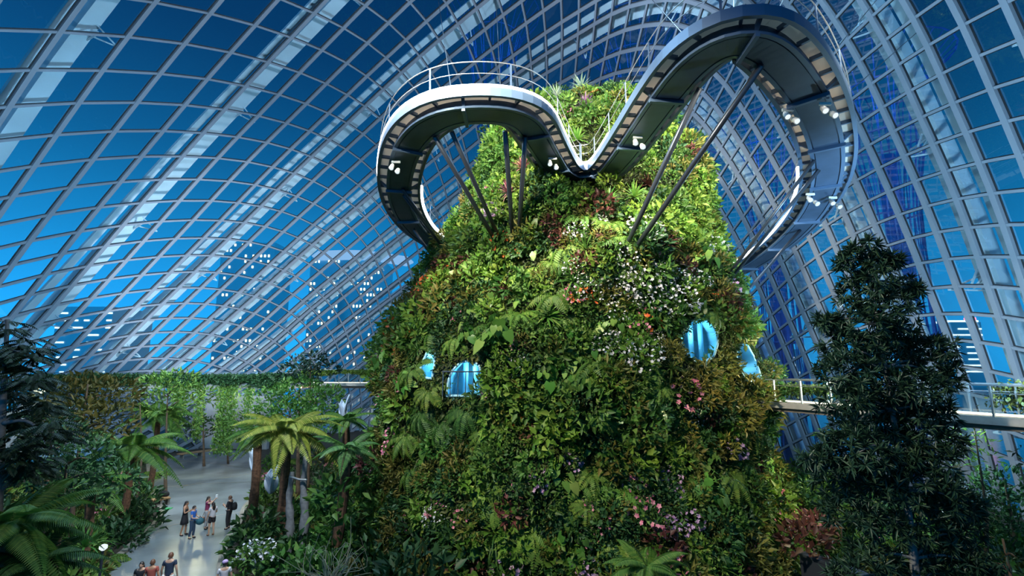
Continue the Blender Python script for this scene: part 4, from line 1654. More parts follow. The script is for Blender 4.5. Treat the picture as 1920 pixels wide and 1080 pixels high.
px_tree('broadleaf_tree', 'green tree below the concrete wall, lit yellow from beneath', 'tree', 45, 425, (425, 785), [(425, 800, 18), (432, 825, 16), (418, 830, 15)], 'bright_leaf', 0.4, 0.5, 60, 0.1)
px_tree('broadleaf_tree', 'leafy tree in front of the concrete wall at the back of the plaza', 'tree', 44, 380, (380, 765), [(360, 790, 26), (392, 806, 28), (342, 812, 24), (465, 790, 26), (492, 805, 24)], 'green_leaf', 0.36, 0.5, 55, 0.12)

# right side: the tall dark tree before the bridge
DARK = [(1622, 468, 30), (1600, 492, 30), (1650, 500, 34), (1668, 490, 18), (1596, 515, 34), (1640, 530, 36), (1690, 540, 30), (1712, 545, 14), (1610, 560, 44), (1660, 575, 46), (1615, 612, 50), (1676, 628, 46),
        (1570, 610, 26), (1548, 605, 20), (1600, 655, 54), (1660, 672, 58), (1720, 655, 36), (1762, 652, 30), (1742, 690, 46), (1586, 700, 50), (1640, 728, 58), (1704, 730, 56), (1765, 712, 28), (1580, 752, 44),
        (1640, 790, 60), (1706, 792, 58), (1756, 772, 34), (1590, 800, 36), (1762, 826, 36), (1610, 848, 60), (1684, 850, 64), (1744, 866, 46), (1560, 868, 44), (1524, 858, 24), (1590, 905, 58), (1640, 912, 50),
        (1730, 924, 60), (1780, 940, 48), (1812, 946, 26), (1600, 968, 52), (1655, 984, 44), (1745, 990, 56), (1800, 1000, 40), (1640, 1046, 44), (1730, 1056, 46), (1790, 1060, 60), (1836, 1062, 30), (1610, 1080, 46)]
px_tree('broadleaf_tree', 'tall dark tree with whorls of narrow leaves standing in front of the right bridge', 'tree', 15, 1690, (1620, 460), DARK, 'tree_leaf', 0.30, 0.19, 68, 0.15, 'grey_bark', style='rosettes')
px_tree('young_pine', 'thin young tree with pale reddish trunk right of the tall dark tree', 'tree', 22, 1822, (1826, 800), [(1822, 812, 22), (1842, 830, 20), (1806, 838, 20), (1846, 862, 22), (1812, 872, 18), (1838, 900, 16)], 'bright_leaf', 0.3, 0.2, 90, 0.09, style='ball')
px_tree('young_pine', 'small yellowish tree seen under the right bridge left of the tall dark tree', 'tree', 30, 1562, (1560, 800), [(1548, 815, 18), (1572, 822, 16), (1560, 840, 14)], 'bright_leaf', 0.34, 0.3, 50, 0.08)
px_tree('broadleaf_tree', 'bluish green tree low at the right edge beyond the bridge', 'tree', 23, 1880, (1880, 890), [(1850, 930, 44), (1895, 912, 46), (1915, 960, 48), (1865, 975, 46), (1840, 1005, 40), (1900, 1015, 50)], 'deep_leaf', 0.24, 0.5, 170, 0.12)
px_tree('broadleaf_tree', 'dark leafy tree behind the tall dark tree, beside the foot of the tower', 'tree', 24, 1560, (1560, 900), [(1535, 925, 38), (1575, 915, 40), (1600, 950, 44), (1545, 965, 38)], 'green_leaf', 0.24, 0.5, 170, 0.12)
px_tree('broadleaf_tree', 'dark spreading tree at the bottom right corner', 'tree', 14, 1890, (1880, 1010), [(1865, 1055, 34), (1905, 1045, 34), (1885, 1078, 40)], 'tree_leaf', 0.24, 0.25, 90, 0.1)
px_tree('broadleaf_tree', 'dark tree leaning in from the right edge above the bridge line', 'tree', 12, 1950, (1935, 840), [(1922, 852, 18), (1930, 835, 20), (1940, 870, 22)], 'tree_leaf', 0.2, 0.3, 120, 0.08)

# shrubs and ferns of the beds: copies of the tower species at garden size
BED_LABEL = {'left': 'in the bed left of the plaza', 'right': 'in the bed between the plaza and the tower', 'far': 'in the bed under the right bridge'}


def in_plaza(p, grow=0.0):
    return bool(in_poly(np.array(p[0]), np.array(p[1]), PZ3[:, :2], grow))


BEDS = []
for _ in range(9000):
    bed = ('left', 'right', 'far')[RNG.integers(0, 3)]
    if bed == 'left':
        x, y = RNG.uniform(-40, -12), RNG.uniform(13, 46)
    elif bed == 'right':
        x, y = RNG.uniform(-27, -2), RNG.uniform(13, 46)
    else:
        x, y = RNG.uniform(8, 24), RNG.uniform(11, 40)
    p = np.array([x, y, 0.0])
    if ((x + 6) / 33.5) ** 2 + ((y - 20) / 49.5) ** 2 > 1 or (bed == 'far' and x < 15 and 14.5 < y < 22) or in_plaza(p, 0.9) or ((x - 3.3) ** 2 + (y - 31) ** 2 < 12.3 ** 2):
        continue
    X, Y = project(p + Z1 * 0.4)
    if not (-80 < X < 2000 and Y < 1160):
        continue
    edge = np.interp(y, np.sort(PZ3[:8, 1]), PZ3[:8, 0][np.argsort(PZ3[:8, 1])])
    if bed == 'left' and x > edge:
        continue
    if bed == 'right' and x - 1.1 < np.interp(y, np.sort(PZ3[10:, 1]), PZ3[10:, 0][np.argsort(PZ3[10:, 1])]):
        continue
    gap = 1.0 if y < 30 else 1.5
    if any((p[0] - q[0][0]) ** 2 + (p[1] - q[0][1]) ** 2 < gap * gap for q in BEDS):
        continue
    BEDS.append((p, bed))
    if len(BEDS) > 420:
        break
GARDEN = [('deep', 'dark green garden shrub', 'dark garden shrubs', 3), ('green', 'mid-green garden shrub', 'green garden shrubs', 3), ('fern', 'low spreading fern', 'ground ferns', 2),
          ('olive', 'olive garden shrub', 'olive garden shrubs', 1), ('tuft', 'strap-leaved grassy clump', 'grassy clumps', 1), ('pink', 'low plant dotted with pink flowers', 'pink bedding plants', 0.5)]
GW = np.array([g_[3] for g_ in GARDEN], float)
for p, bed in BEDS:
    key, look, plural, _ = GARDEN[int(RNG.choice(len(GARDEN), p=GW / GW.sum()))]
    o = copy_plant(SOURCE[key], look + ' ' + BED_LABEL[bed], plural + ' ' + BED_LABEL[bed])
    o.name = {'deep': 'garden_shrub', 'green': 'leafy_bush', 'fern': 'ground_fern', 'olive': 'olive_bush', 'tuft': 'grassy_clump', 'pink': 'bedding_plant'}[key]
    settle(o, p, Z1, RNG.uniform(1.3, 2.1) if key != 'pink' else 1.5, 1.0)

# single plants that stand out
for (x, y, d, key, s, name, lab) in [
        (482, 1014, 20.5, 'white', 1.4, 'rose_bush', 'bush with pale pink and white flowers at the right edge of the plaza'),
        (1612, 1062, 19, 'pink', 1.5, 'flowering_bush', 'pink and yellow flowering bush beside the low parapet at the bottom right'),
        (1503, 985, 20.5, 'wine', 1.7, 'red_bush', 'reddish bush at the right foot of the planted tower'),
        (1525, 965, 21.5, 'wine', 1.5, 'red_bush', 'reddish brown bush behind the first one, right foot of the tower'),
        (165, 975, 20, 'tuft', 1.7, 'variegated_plant', 'pale strap-leaved plant standing out in the dark left bed'),
        (780, 1045, 15.5, 'deep', 2.2, 'soft_bush', 'soft green bush at the bottom edge left of the tower centre'),
        (640, 905, 22, 'green', 2.2, 'leafy_bush', 'bright leafy bush between the leaning tree fern and the tower'),
        (486, 962, 23, 'deep', 1.9, 'garden_shrub', 'dark shrub in front of the slim mossy tree fern trunk')]:
    o = copy_plant(SOURCE[key], lab, '')
    o.name = name
    c = at_depth(x, y, d)
    settle(o, (c[0], c[1], max(0, c[2] - 0.6 * s)), Z1, s, 1.0)

# bare twiggy shrub beside the golden tree fern
c = at_depth(620, 1035, 17.5)
root = thing('bare_shrub', 'bare tangle of pale twigs right of the golden tree fern', 'shrub', (c[0], c[1], 0))
m = MB()
for i in range(46):
    az, e = RNG.uniform(0, 6.28), RNG.uniform(0.3, 1.2)
    d = np.array([math.cos(az) * math.cos(e), math.sin(az) * math.cos(e), math.sin(e)])
    b = c + np.array([0, 0, -1.2])
    pts = [b, b + d * 0.6 + RNG.normal(0, .08, 3), b + d * 1.15 + RNG.normal(0, .2, 3), b + d * 1.5 + RNG.normal(0, .32, 3) - Z1 * 0.1]
    m.tube(catmull(pts, 3), np.linspace(0.022, 0.006, 10), 5)
MATS['twig'] = principled('twig', (0.42, 0.34, 0.22), 0.8, noise=0.2)
m.build('twigs', 'twig', root)
m = MB()
m.tube([(c[0], c[1], 0), c - Z1 * 1.1], 0.09, 7)
m.build('stem', 'twig', root)

# weathered grey posts bracing the golden tree fern
for (x0, y0), (x1, y1), lab in [((536, 1042), (548, 885), 'weathered grey post left of the golden tree fern trunk'), ((566, 1020), (574, 852), 'weathered grey post right of the golden tree fern trunk')]:
    a = at_height(x0, y0, 0.0)
    a[1] = 23.4
    a[0] = at_depth(x0, y0, 23.4)[0]
    b = at_depth(x1, y1, 23.4)
    a[2] = 0
    root = thing('prop_post', lab, 'post', a)
    pts = catmull([a, a * 0.6 + b * 0.4 + np.array([0.08, 0, 0]), a * 0.3 + b * 0.7 - np.array([0.05, 0, 0]), b], 5)
    m = MB()
    m.tube(pts, np.linspace(0.24, 0.10, len(pts)) * (1 + 0.15 * np.sin(np.arange(len(pts)) * 1.9)), 9)
    m.build('shaft', 'grey_bark', root, smooth=True)
a, b = at_depth(544, 893, 23.15), at_depth(576, 900, 23.15)
m = MB()
m.tube(catmull([a, (a + b) / 2 - Z1 * 0.05, b], 4), 0.05, 6)
tag(m.build('tie_strap', 'rail_steel', smooth=True), 'grey strap tying the golden tree fern between its two posts', 'strap')


# ------------------------------------------------------------------ plaza furniture
def bench(label, a, b, depth_, mat='timber'):
    a, b = np.array(a, float), np.array(b, float)
    T = unit(b - a)
    S = np.cross(Z1, T)
    root = thing('bench', label, 'bench', (a + b) / 2)
    m = MB()
    m.bar(np.array([a, b]) + Z1 * 0.40, np.array([S, S]), np.array([Z1, Z1]), depth_, 0.07)
    m.build('seat', mat, root)
    for q in (0.08, 0.5, 0.92):
        m = MB()
        m.box(a + (b - a) * q + Z1 * 0.2, (0.10, depth_ * 0.8, 0.40), axes=(T, S, Z1))
        m.build('leg', 'kerb_stone', root)
    return root


bench('long timber bench along the far left edge of the plaza', at_height(334, 861, 0), at_height(413, 850, 0), 0.9)
bench('short timber bench with a black bag on it at the left edge of the plaza', at_height(283, 952, 0), at_height(316, 946, 0), 0.6)
for (x, y, z, s, lab) in [(305, 935, 0.47, 0.62, 'black backpack lying on the short timber bench'), (292, 946, 0.0, 0.5, 'dark bag on the ground under the short timber bench')]:
    c = at_height(x, y + 10 if z else y, 0) + Z1 * z
    root = thing('backpack', lab, 'bag', c)
    m = MB()
    m.lathe(c, [(s * 0.42, 0), (s * 0.5, s * 0.12), (s * 0.46, s * 0.35), (s * 0.28, s * 0.5)], 12)
    b_ = m.build('body', 'black_fabric', root, smooth=True)
    b_.scale = (1.1, 0.75, 1)
    m = MB()
    m.tube(catmull([c + np.array([-0.12, -0.05, s * 0.45]), c + np.array([0, -0.1, s * 0.62]), c + np.array([0.12, -0.05, s * 0.45])], 4), 0.02, 5)
    m.build('strap', 'black_fabric', root)
principled('green_mat', (0.03, 0.30, 0.09), 0.8)
c = at_height(302, 957, 0.0)
m = MB()
m.box(c + Z1 * 0.045, (1.0, 0.7, 0.03), 0.2)
tag(m.build('floor_mat', 'green_mat'), 'green mat on the ground in front of the short timber bench', 'mat')

principled('sculpture_white', (0.50, 0.58, 0.68), 0.35)


def petal_sculpture(label, x, y, depth, h, w):
    c = at_depth(x, y, depth)
    root = thing('sculpture', label, 'sculpture', c)
    for q, (rot, tilt, s) in enumerate([(0.3, 0.16, 1.0), (2.2, 0.28, 0.8), (4.2, 0.22, 0.7)]):
        hh = np.array([math.cos(rot), math.sin(rot), 0])
        ss = np.array([-math.sin(rot), math.cos(rot), 0])
        m = MB()
        V, F = [], []
        for i, t in enumerate(np.linspace(0, 1, 12)):
            wd = w * s * math.sin(math.pi * (0.08 + 0.9 * t)) ** 0.8
            for j, r in enumerate(np.linspace(-1, 1, 7)):
                V.append(c + Z1 * (h * s * t) + hh * (tilt * h * t * t + 0.25 * w * (1 - r * r)) + ss * wd * r)
        for i in range(11):
            for j in range(6):
                F.append((i * 7 + j, i * 7 + j + 1, (i + 1) * 7 + j + 1, (i + 1) * 7 + j))
        m.add(V, F)
        p = m.build('petal', 'sculpture_white', root, smooth=True)
        sol = p.modifiers.new('thickness', 'SOLIDIFY')
        sol.thickness = 0.06
    return root


for x, y, d, h, w, lab in [(476, 885, 33, 2.0, 0.4, 'tall white curved sculpture behind the slim tree fern trunk'), (508, 925, 29.5, 1.6, 0.5, 'broad white curved sculpture between the two tree fern trunks'),
                           (643, 792, 31, 1.7, 0.35, 'white petal-shaped sculpture below the far bridge near the tower')]:
    petal_sculpture(lab, x, y, d, h, w)

# low wall with blue-lit basin at the right foot of the tower
a, b = at_height(1505, 1035, 1.3), at_height(1720, 1112, 1.3)
T = unit((b - a) * np.array([1, 1, 0]))
S = np.cross(Z1, T)
root = thing('parapet', 'low dark parapet with pale coping at the bottom right beside the tower', 'parapet', a)
m = MB()
m.bar(np.array([a, b]) * np.array([1, 1, 0]), np.array([S, S]), np.array([Z1, Z1]), 0.4, 1.22)
m.build('body', 'strut_steel', root)
m = MB()
m.bar(np.array([a, b]) * np.array([1, 1, 0]) + Z1 * 1.22, np.array([S, S]), np.array([Z1, Z1]), 0.5, 0.09)
m.build('coping', 'strut_steel', root)
c = at_depth(193, 1032, 18)
root = thing('garden_lamp', 'small glowing garden lamp in the shrubs of the left bed', 'lamp', (c[0], c[1], 0))
m = MB()
m.tube([(c[0], c[1], 0), c], 0.04, 6)
m.build('stake', 'strut_steel', root)
m = MB()
m.lathe(c, [(0.05, 0), (0.12, 0.06), (0.12, 0.16), (0.04, 0.2)], 10)
m.build('globe', 'lamp_lens', root, smooth=True)


# ------------------------------------------------------------------ people on the plaza
principled('skin', (0.52, 0.31, 0.21), 0.55)
principled('skin_tan', (0.42, 0.22, 0.13), 0.55)
principled('hair_dark', (0.022, 0.015, 0.012), 0.45)
principled('hair_brown', (0.12, 0.05, 0.025), 0.5)
principled('eye_dark', (0.02, 0.015, 0.012), 0.3)
principled('lip', (0.40, 0.14, 0.12), 0.5)
for nm, c_ in [('cloth_black', (0.012, 0.012, 0.016)), ('cloth_blue', (0.03, 0.13, 0.48)), ('cloth_denim', (0.03, 0.06, 0.11)), ('cloth_maroon', (0.24, 0.03, 0.10)), ('cloth_grey', (0.30, 0.31, 0.33)),
               ('cloth_pale', (0.52, 0.50, 0.53)), ('cloth_navy', (0.02, 0.035, 0.07)), ('cloth_white', (0.65, 0.66, 0.68)), ('cloth_rust', (0.33, 0.07, 0.05)), ('cloth_lilac', (0.40, 0.28, 0.50)),
               ('leather_brown', (0.22, 0.09, 0.04)), ('teal_bag', (0.02, 0.10, 0.13))]:
    principled(nm, c_, 0.75)
principled('phone_case', (0.75, 0.78, 0.8), 0.3)


def skinned(verts, radii, edges, root=0, levels=2):
    """A smooth limb surface grown around a joint skeleton; returns verts, faces."""
    me = bpy.data.meshes.new('limbs')
    me.from_pydata([tuple(map(float, v)) for v in verts], edges, [])
    o = bpy.data.objects.new('limbs', me)
    col.objects.link(o)
    sm = o.modifiers.new('skin', 'SKIN')
    sm.use_smooth_shade = True
    for i, r in enumerate(radii):
        d = me.skin_vertices[0].data[i]
        d.radius = (r, r) if np.isscalar(r) else r
        d.use_root = i == root
    su = o.modifiers.new('sub', 'SUBSURF')
    su.levels = levels
    su.render_levels = levels
    dg = bpy.context.evaluated_depsgraph_get()
    ev = o.evaluated_get(dg)
    em = ev.to_mesh()
    V = np.array([v.co[:] for v in em.vertices])
    F = [tuple(p.vertices) for p in em.polygons]
    ev.to_mesh_clear()
    bpy.data.objects.remove(o)
    bpy.data.meshes.remove(me)
    return V, F


def head_mesh(c, s=1.0):
    """A head with brow, nose, chin and ears; faces +Y."""
    V, F = [], []
    n_, k_ = 20, 16
    for i in range(k_ + 1):
        th = math.pi * i / k_
        for j in range(n_):
            a = 2 * math.pi * j / n_
            x, y, z = math.sin(th) * math.sin(a), math.sin(th) * math.cos(a), math.cos(th)
            rx, ry, rz = 0.073, 0.092, 0.112
            jaw = max(0, -z)
            px, py, pz = x * rx * (1 - 0.30 * jaw), y * ry * (1 - 0.10 * jaw) + 0.012 * jaw, z * rz
            front = max(0, y) ** 8 * max(0, 1 - abs(x) * 3.2)
            py += front * 0.026 * math.exp(-((z + 0.22) / 0.16) ** 2)                    # nose
            py -= 0.010 * max(0, y) ** 4 * math.exp(-((z - 0.02) / 0.10) ** 2) * math.exp(-((abs(x) - 0.34) / 0.16) ** 2)   # eye sockets
            py += 0.010 * max(0, y) ** 4 * math.exp(-((z + 0.80) / 0.15) ** 2)           # chin
            ear = math.exp(-((abs(x) - 0.98) / 0.06) ** 2) * math.exp(-((z + 0.05) / 0.25) ** 2)
            px += math.copysign(0.016, x) * ear
            V.append((c[0] + px * s, c[1] + py * s, c[2] + pz * s))
    for i in range(k_):
        for j in range(n_):
            F.append((i * n_ + j, (i + 1) * n_ + j, (i + 1) * n_ + (j + 1) % n_, i * n_ + (j + 1) % n_))
    return V, F


def hand_mesh(m, w, d, palm, curl, s=1.0):
    """Palm and five separate bent fingers from wrist w along d; palm is the palm's facing direction."""
    w, d, palm = np.array(w, float), unit(d), unit(palm)
    side = unit(np.cross(d, palm))
    palm = np.cross(side, d)
    V, F = skinned([w - d * 0.03, w + d * 0.03, w + d * 0.075, w + d * 0.075 + side * 0.022, w + d * 0.075 - side * 0.022], [0.024, 0.026, 0.022, 0.016, 0.016], [(0, 1), (1, 2), (1, 3), (1, 4)], 0, 1)
    m.add(V, F)
    for q, (o_, ln) in enumerate([(-0.03, 0.062), (-0.010, 0.076), (0.011, 0.082), (0.031, 0.072)]):
        p = w + d * 0.07 + side * o_
        a = 0.0
        pts = [p]
        for seg in (0.45, 0.32, 0.23):
            a += curl * (0.8 + 0.1 * q)
            pts.append(pts[-1] + (d * math.cos(a) + palm * math.sin(a)) * ln * seg)
        m.tube(pts, [0.0095, 0.009, 0.008, 0.0055], 6)
    t0 = w + d * 0.025 - side * 0.02
    td = unit(d * 0.6 - side * 0.7 + palm * 0.35)
    m.tube([t0, t0 + td * 0.03, t0 + td * 0.05 + d * 0.012, t0 + td * 0.055 + d * 0.035], [0.012, 0.011, 0.0095, 0.006], 6)


def person(label, loc, face, H=1.65, skin='skin', hair='hair_dark', long_hair=0.0, top='cloth_black', sleeves=0.5, bottom=('trousers', 'cloth_black'), arms=None, stance=0.0, head_turn=0.0, cap=None, shoes='cloth_black'):
    s = H / 1.65
    root = thing('person', label, 'person', loc)
    root.rotation_euler = (0, 0, face)
    root.scale = (s, s, s)
    arms = arms or {}
    hang = lambda q: ((0.235 * q, -0.02, 1.10), (0.245 * q, 0.07, 0.86))
    LA, RA = arms.get('L', hang(-1)), arms.get('R', hang(1))
    st = stance
    hipL, hipR = (-0.085, 0, 0.86), (0.085, 0, 0.86)
    kneeL, kneeR = (-0.095, 0.03 + st * 0.5, 0.47), (0.095, 0.03 - st * 0.4, 0.47)
    ankL, ankR = (-0.10, -0.02 + st, 0.075), (0.10, -0.02 - st, 0.085)
    V = [(0, 0, 0.93), (0, 0.0, 1.08), (0, 0.005, 1.25), (0, -0.005, 1.36), (0, 0.0, 1.44), (0, 0.01, 1.52),
         hipL, kneeL, ankL, (-0.115, 0.12 + st, 0.03), hipR, kneeR, ankR, (0.115, 0.12 - st, 0.03),
         (-0.16, -0.005, 1.355), LA[0], LA[1], (0.16, -0.005, 1.355), RA[0], RA[1]]
    R = [(0.135, 0.10), (0.118, 0.09), (0.140, 0.10), (0.120, 0.085), (0.055, 0.055), (0.048, 0.048),
         0.085, 0.055, 0.036, 0.028, 0.085, 0.055, 0.036, 0.028, 0.052, 0.038, 0.026, 0.052, 0.038, 0.026]
    Ed = [(0, 1), (1, 2), (2, 3), (3, 4), (4, 5), (0, 6), (6, 7), (7, 8), (8, 9), (0, 10), (10, 11), (11, 12), (12, 13), (3, 14), (14, 15), (15, 16), (3, 17), (17, 18), (18, 19)]
    m = MB()
    m.add(*skinned(V, R, Ed))
    hv, hf = head_mesh((0, 0, 0))
    ct, sn = math.cos(head_turn), math.sin(head_turn)
    hv = np.array(hv) @ np.array([[ct, sn, 0], [-sn, ct, 0], [0, 0, 1]]) + np.array([0, 0.02, 1.535])
    m.add(hv, hf)
    for e_, w_ in (LA, RA):
        d = unit(np.array(w_) - np.array(e_))
        hand_mesh(m, w_, d, np.array([-np.sign(w_[0]) * 0.8, 0.2, 0.1]), 0.45)
    body = m.build('body', skin, root, True, True)
    turn = lambda p: np.array([p[0] * ct - p[1] * sn, p[0] * sn + p[1] * ct, p[2]]) + np.array([0, 0.02, 1.535])
    m = MB()
    for q in (-1, 1):
        m.lathe(turn((q * 0.028, 0.079, 0.008)) - np.array([0, 0, 0.006]), [(0.004, 0), (0.010, 0.004), (0.010, 0.008), (0.004, 0.012)], 8)
    m.build('eyes', 'eye_dark', root, True, True)
    m = MB()
    m.tube([turn((-0.022, 0.078, -0.055)), turn((0, 0.088, -0.057)), turn((0.022, 0.078, -0.055))], [0.003, 0.006, 0.003], 6)
    m.build('mouth', 'lip', root, True, True)
    # hair: a cap of hair over the skull, and its length down the back
    m = MB()
    n_ = 18
    V2, F2 = [], []
    for i in range(9):
        th = 0.02 + i / 8 * 1.75
        for j in range(n_):
            a = 2 * math.pi * j / n_
            f_ = max(0, math.cos(a))
            t2 = th * (1 - 0.42 * f_ * f_)
            V2.append(turn((math.sin(t2) * math.sin(a) * 0.083, math.sin(t2) * math.cos(a) * 0.101 - 0.006, math.cos(t2) * 0.124)))
    for i in range(8):
        for j in range(n_):
            F2.append((i * n_ + j, (i + 1) * n_ + j, (i + 1) * n_ + (j + 1) % n_, i * n_ + (j + 1) % n_))
    m.add(V2, F2)
    if long_hair:
        pts = [turn((0, -0.055, 0.02)), turn((0, -0.088, -0.08)), turn((0, -0.098, -0.10 - long_hair * 0.5)), turn((0, -0.085, -0.10 - long_hair))]
        V3, F3 = skinned(pts, [(0.075, 0.05), (0.085, 0.045), (0.085, 0.04), (0.05, 0.025)], [(0, 1), (1, 2), (2, 3)], 0, 2)
        m.add(V3, F3)
    m.build('hair', hair, root, True, True)
    if cap:
        m = MB()
        m.lathe(turn((0, 0, 0.035)), [(0.098, 0), (0.100, 0.035), (0.085, 0.075), (0.045, 0.098), (0.005, 0.104)], 18)
        m.box(turn((0, 0.125, 0.045)), (0.13, 0.10, 0.012))
        m.build('cap', cap, root, True, True)
    # top
    g = 0.018
    el = lambda A_, q: tuple(np.array([0.16 * q, -0.005, 1.355]) * (1 - sleeves) + np.array(A_[0]) * sleeves)
    if sleeves > 0:
        V4 = [(0, 0, 0.83), (0, 0, 1.06), (0, 0.005, 1.25), (0, -0.005, 1.37), (-0.16, -0.005, 1.365), el(LA, -1), (0.16, -0.005, 1.365), el(RA, 1)]
        R4 = [(0.165, 0.128), (0.142, 0.110), (0.155, 0.115), (0.125, 0.095), 0.064, 0.060, 0.064, 0.060]
        E4 = [(0, 1), (1, 2), (2, 3), (3, 4), (4, 5), (3, 6), (6, 7)]
    else:
        V4 = [(0, 0, 0.84), (0, 0, 1.06), (0, 0.005, 1.22), (0, 0.0, 1.30)]
        R4 = [(0.165, 0.128), (0.140, 0.110), (0.154, 0.115), (0.14, 0.10)]
        E4 = [(0, 1), (1, 2), (2, 3)]
    m = MB()
    m.add(*skinned(V4, R4, E4))
    m.build('shirt' if sleeves > 0 else 'sleeveless_top', top, root, True, True)
    kindb, matb = bottom
    m = MB()
    if kindb == 'trousers' or kindb == 'shorts':
        f_ = 1.0 if kindb == 'trousers' else 0.42
        kl, kr = np.array(kneeL), np.array(kneeR)
        if f_ < 1:
            kl, kr = np.array(hipL) * 0.35 + kl * 0.65, np.array(hipR) * 0.35 + kr * 0.65
        V5 = [(0, 0, 1.04), hipL, kl, hipR, kr]
        R5 = [(0.150, 0.118), 0.100, 0.074 if f_ == 1 else 0.092, 0.100, 0.074 if f_ == 1 else 0.092]
        E5 = [(0, 1), (1, 2), (0, 3), (3, 4)]
        if f_ == 1:
            V5 += [tuple(np.array(ankL) + [0, 0, 0.03]), tuple(np.array(ankR) + [0, 0, 0.03])]
            R5 += [0.055, 0.055]
            E5 += [(2, 5), (4, 6)]
        m.add(*skinned(V5, R5, E5))
    else:
        pr = [(0.145, 1.0), (0.165, 0.88), (0.20, 0.72), (0.225, 0.56), (0.215, 0.555), (0.13, 0.9)]
        n_ = 20
        V6 = [(r * 1.0 * math.cos(2 * math.pi * j / n_) * (1 + 0.05 * math.sin(j * 2.1)), r * 0.8 * math.sin(2 * math.pi * j / n_), z) for r, z in pr for j in range(n_)]
        m.add(V6, [(i * n_ + j, i * n_ + (j + 1) % n_, (i + 1) * n_ + (j + 1) % n_, (i + 1) * n_ + j) for i in range(5) for j in range(n_)])
    m.build(kindb, matb, root, True, True)
    for nm, a in (('shoe', ankL), ('shoe', ankR)):
        m = MB()
        V7, F7 = skinned([(a[0], a[1] - 0.03, 0.045), (a[0], a[1] + 0.05, 0.045), (a[0] * 1.1, a[1] + 0.15, 0.034)], [0.043, 0.042, 0.036], [(0, 1), (1, 2)], 0, 2)
        V7[:, 2] = np.maximum(V7[:, 2], 0.002)
        m.add(V7, F7)
        m.build(nm, shoes, root, True, True)
    return root


def stand(x, y):
    return at_height(x, y, 0.03)


EAST = -math.pi / 2
P1 = person('woman with long dark hair in a black dress standing leftmost of the standing group', stand(343, 1004), EAST + 0.2, 1.68, 'skin_tan', long_hair=0.28, sleeves=0, top='cloth_black', bottom=('skirt', 'cloth_black'),
            arms={'L': ((-0.22, 0.05, 1.10), (-0.06, 0.22, 1.16)), 'R': ((0.22, 0.05, 1.10), (0.05, 0.24, 1.20))}, stance=0.07)
P2 = person('person in a blue T-shirt and dark jeans holding a round teal bag', stand(358, 1010), EAST + 0.1, 1.58, hair='hair_dark', top='cloth_blue', bottom=('trousers', 'cloth_denim'),
            arms={'L': ((-0.23, 0.06, 1.08), (-0.10, 0.27, 1.02)), 'R': ((0.23, 0.06, 1.08), (0.10, 0.28, 1.02))}, stance=0.05)
P3 = person('person in a maroon top raising a phone overhead to take a picture', stand(385, 992), EAST + 0.3, 1.66, long_hair=0.15, top='cloth_maroon', bottom=('trousers', 'cloth_grey'),
            arms={'L': ((-0.20, 0.20, 1.32), (-0.06, 0.36, 1.52)), 'R': ((0.20, 0.20, 1.32), (0.06, 0.36, 1.52))})
P4 = person('woman in a pale grey T-shirt and black shorts beside the raised phone', stand(395, 1004), EAST + 2.6, 1.62, long_hair=0.22, top='cloth_pale', bottom=('shorts', 'cloth_black'), stance=0.05,
            arms={'R': ((0.23, 0.06, 1.10), (0.10, 0.22, 1.12))}, shoes='leather_brown')
P5 = person('person dressed in black with a shoulder bag, standing apart on the right', stand(427, 992), EAST + math.pi, 1.70, hair='hair_brown', top='cloth_black', bottom=('trousers', 'cloth_black'),
            arms={'L': ((-0.22, 0.05, 1.10), (-0.07, 0.28, 1.20)), 'R': ((0.22, 0.04, 1.10), (0.06, 0.28, 1.18))}, sleeves=0.95)


def stand_by_head(x, y, z):
    p = at_height(x, y, z)
    return (p[0], p[1], 0.03)


B1 = person('woman with very long dark hair walking at the bottom edge, leftmost of three', stand_by_head(266, 1060, 1.52), -2.9, 1.62, long_hair=0.5, top='cloth_black', bottom=('trousers', 'cloth_black'), stance=0.06)
B2 = person('person with auburn hair and rust-coloured top at the bottom edge, middle of three', stand_by_head(286, 1056, 1.56), 0.3, 1.66, 'skin_tan', hair='hair_brown', top='cloth_rust', bottom=('trousers', 'cloth_black'), stance=-0.06)
B3 = person('person in a navy T-shirt and white trousers walking at the bottom edge', stand_by_head(320, 1044, 1.62), 0.2, 1.74, hair='hair_brown', top='cloth_navy', bottom=('trousers', 'cloth_white'), stance=0.06)
B4 = person('person in a lilac cap and pale T-shirt among the bushes', stand_by_head(422, 1058, 1.56), 0.6, 1.66, top='cloth_pale', bottom=('trousers', 'cloth_denim'), cap='cloth_lilac')


def at_person(p, local):
    p_ = Vector(local) * p.scale[0]
    c, s = math.cos(p.rotation_euler[2]), math.sin(p.rotation_euler[2])
    return np.array([p.location[0] + p_.x * c - p_.y * s, p.location[1] + p_.x * s + p_.y * c, p.location[2] + p_.z])


c = at_person(P2, (0, 0.36, 0.86))
root = thing('round_bag', 'round dark teal bag held in front by the person in blue', 'bag', c)
m = MB()
m.lathe(c - Z1 * 0.17, [(0.05, 0), (0.15, 0.05), (0.19, 0.17), (0.15, 0.29), (0.05, 0.34)], 16)
m.build('body', 'teal_bag', root, True)
m = MB()
m.tube(catmull([c + np.array([-0.08, 0, 0.15]), c + np.array([0, 0, 0.24]), c + np.array([0.08, 0, 0.15])], 5), 0.012, 6)
m.build('handle', 'black_fabric', root, True)
c = at_person(P3, (0, 0.40, 1.63))
root = thing('phone', 'phone held up by the person in the maroon top', 'phone', c)
m = MB()
m.box(c, (0.09, 0.09, 0.15))
m.build('case', 'phone_case', root)
c = at_person(P5, (0, 0.38, 1.22))
root = thing('phone', 'phone in the hands of the person dressed in black', 'phone', c)
m = MB()
m.box(c, (0.02, 0.08, 0.13))
m.build('case', 'phone_case', root)
c = at_person(P5, (0.05, -0.22, 1.12))
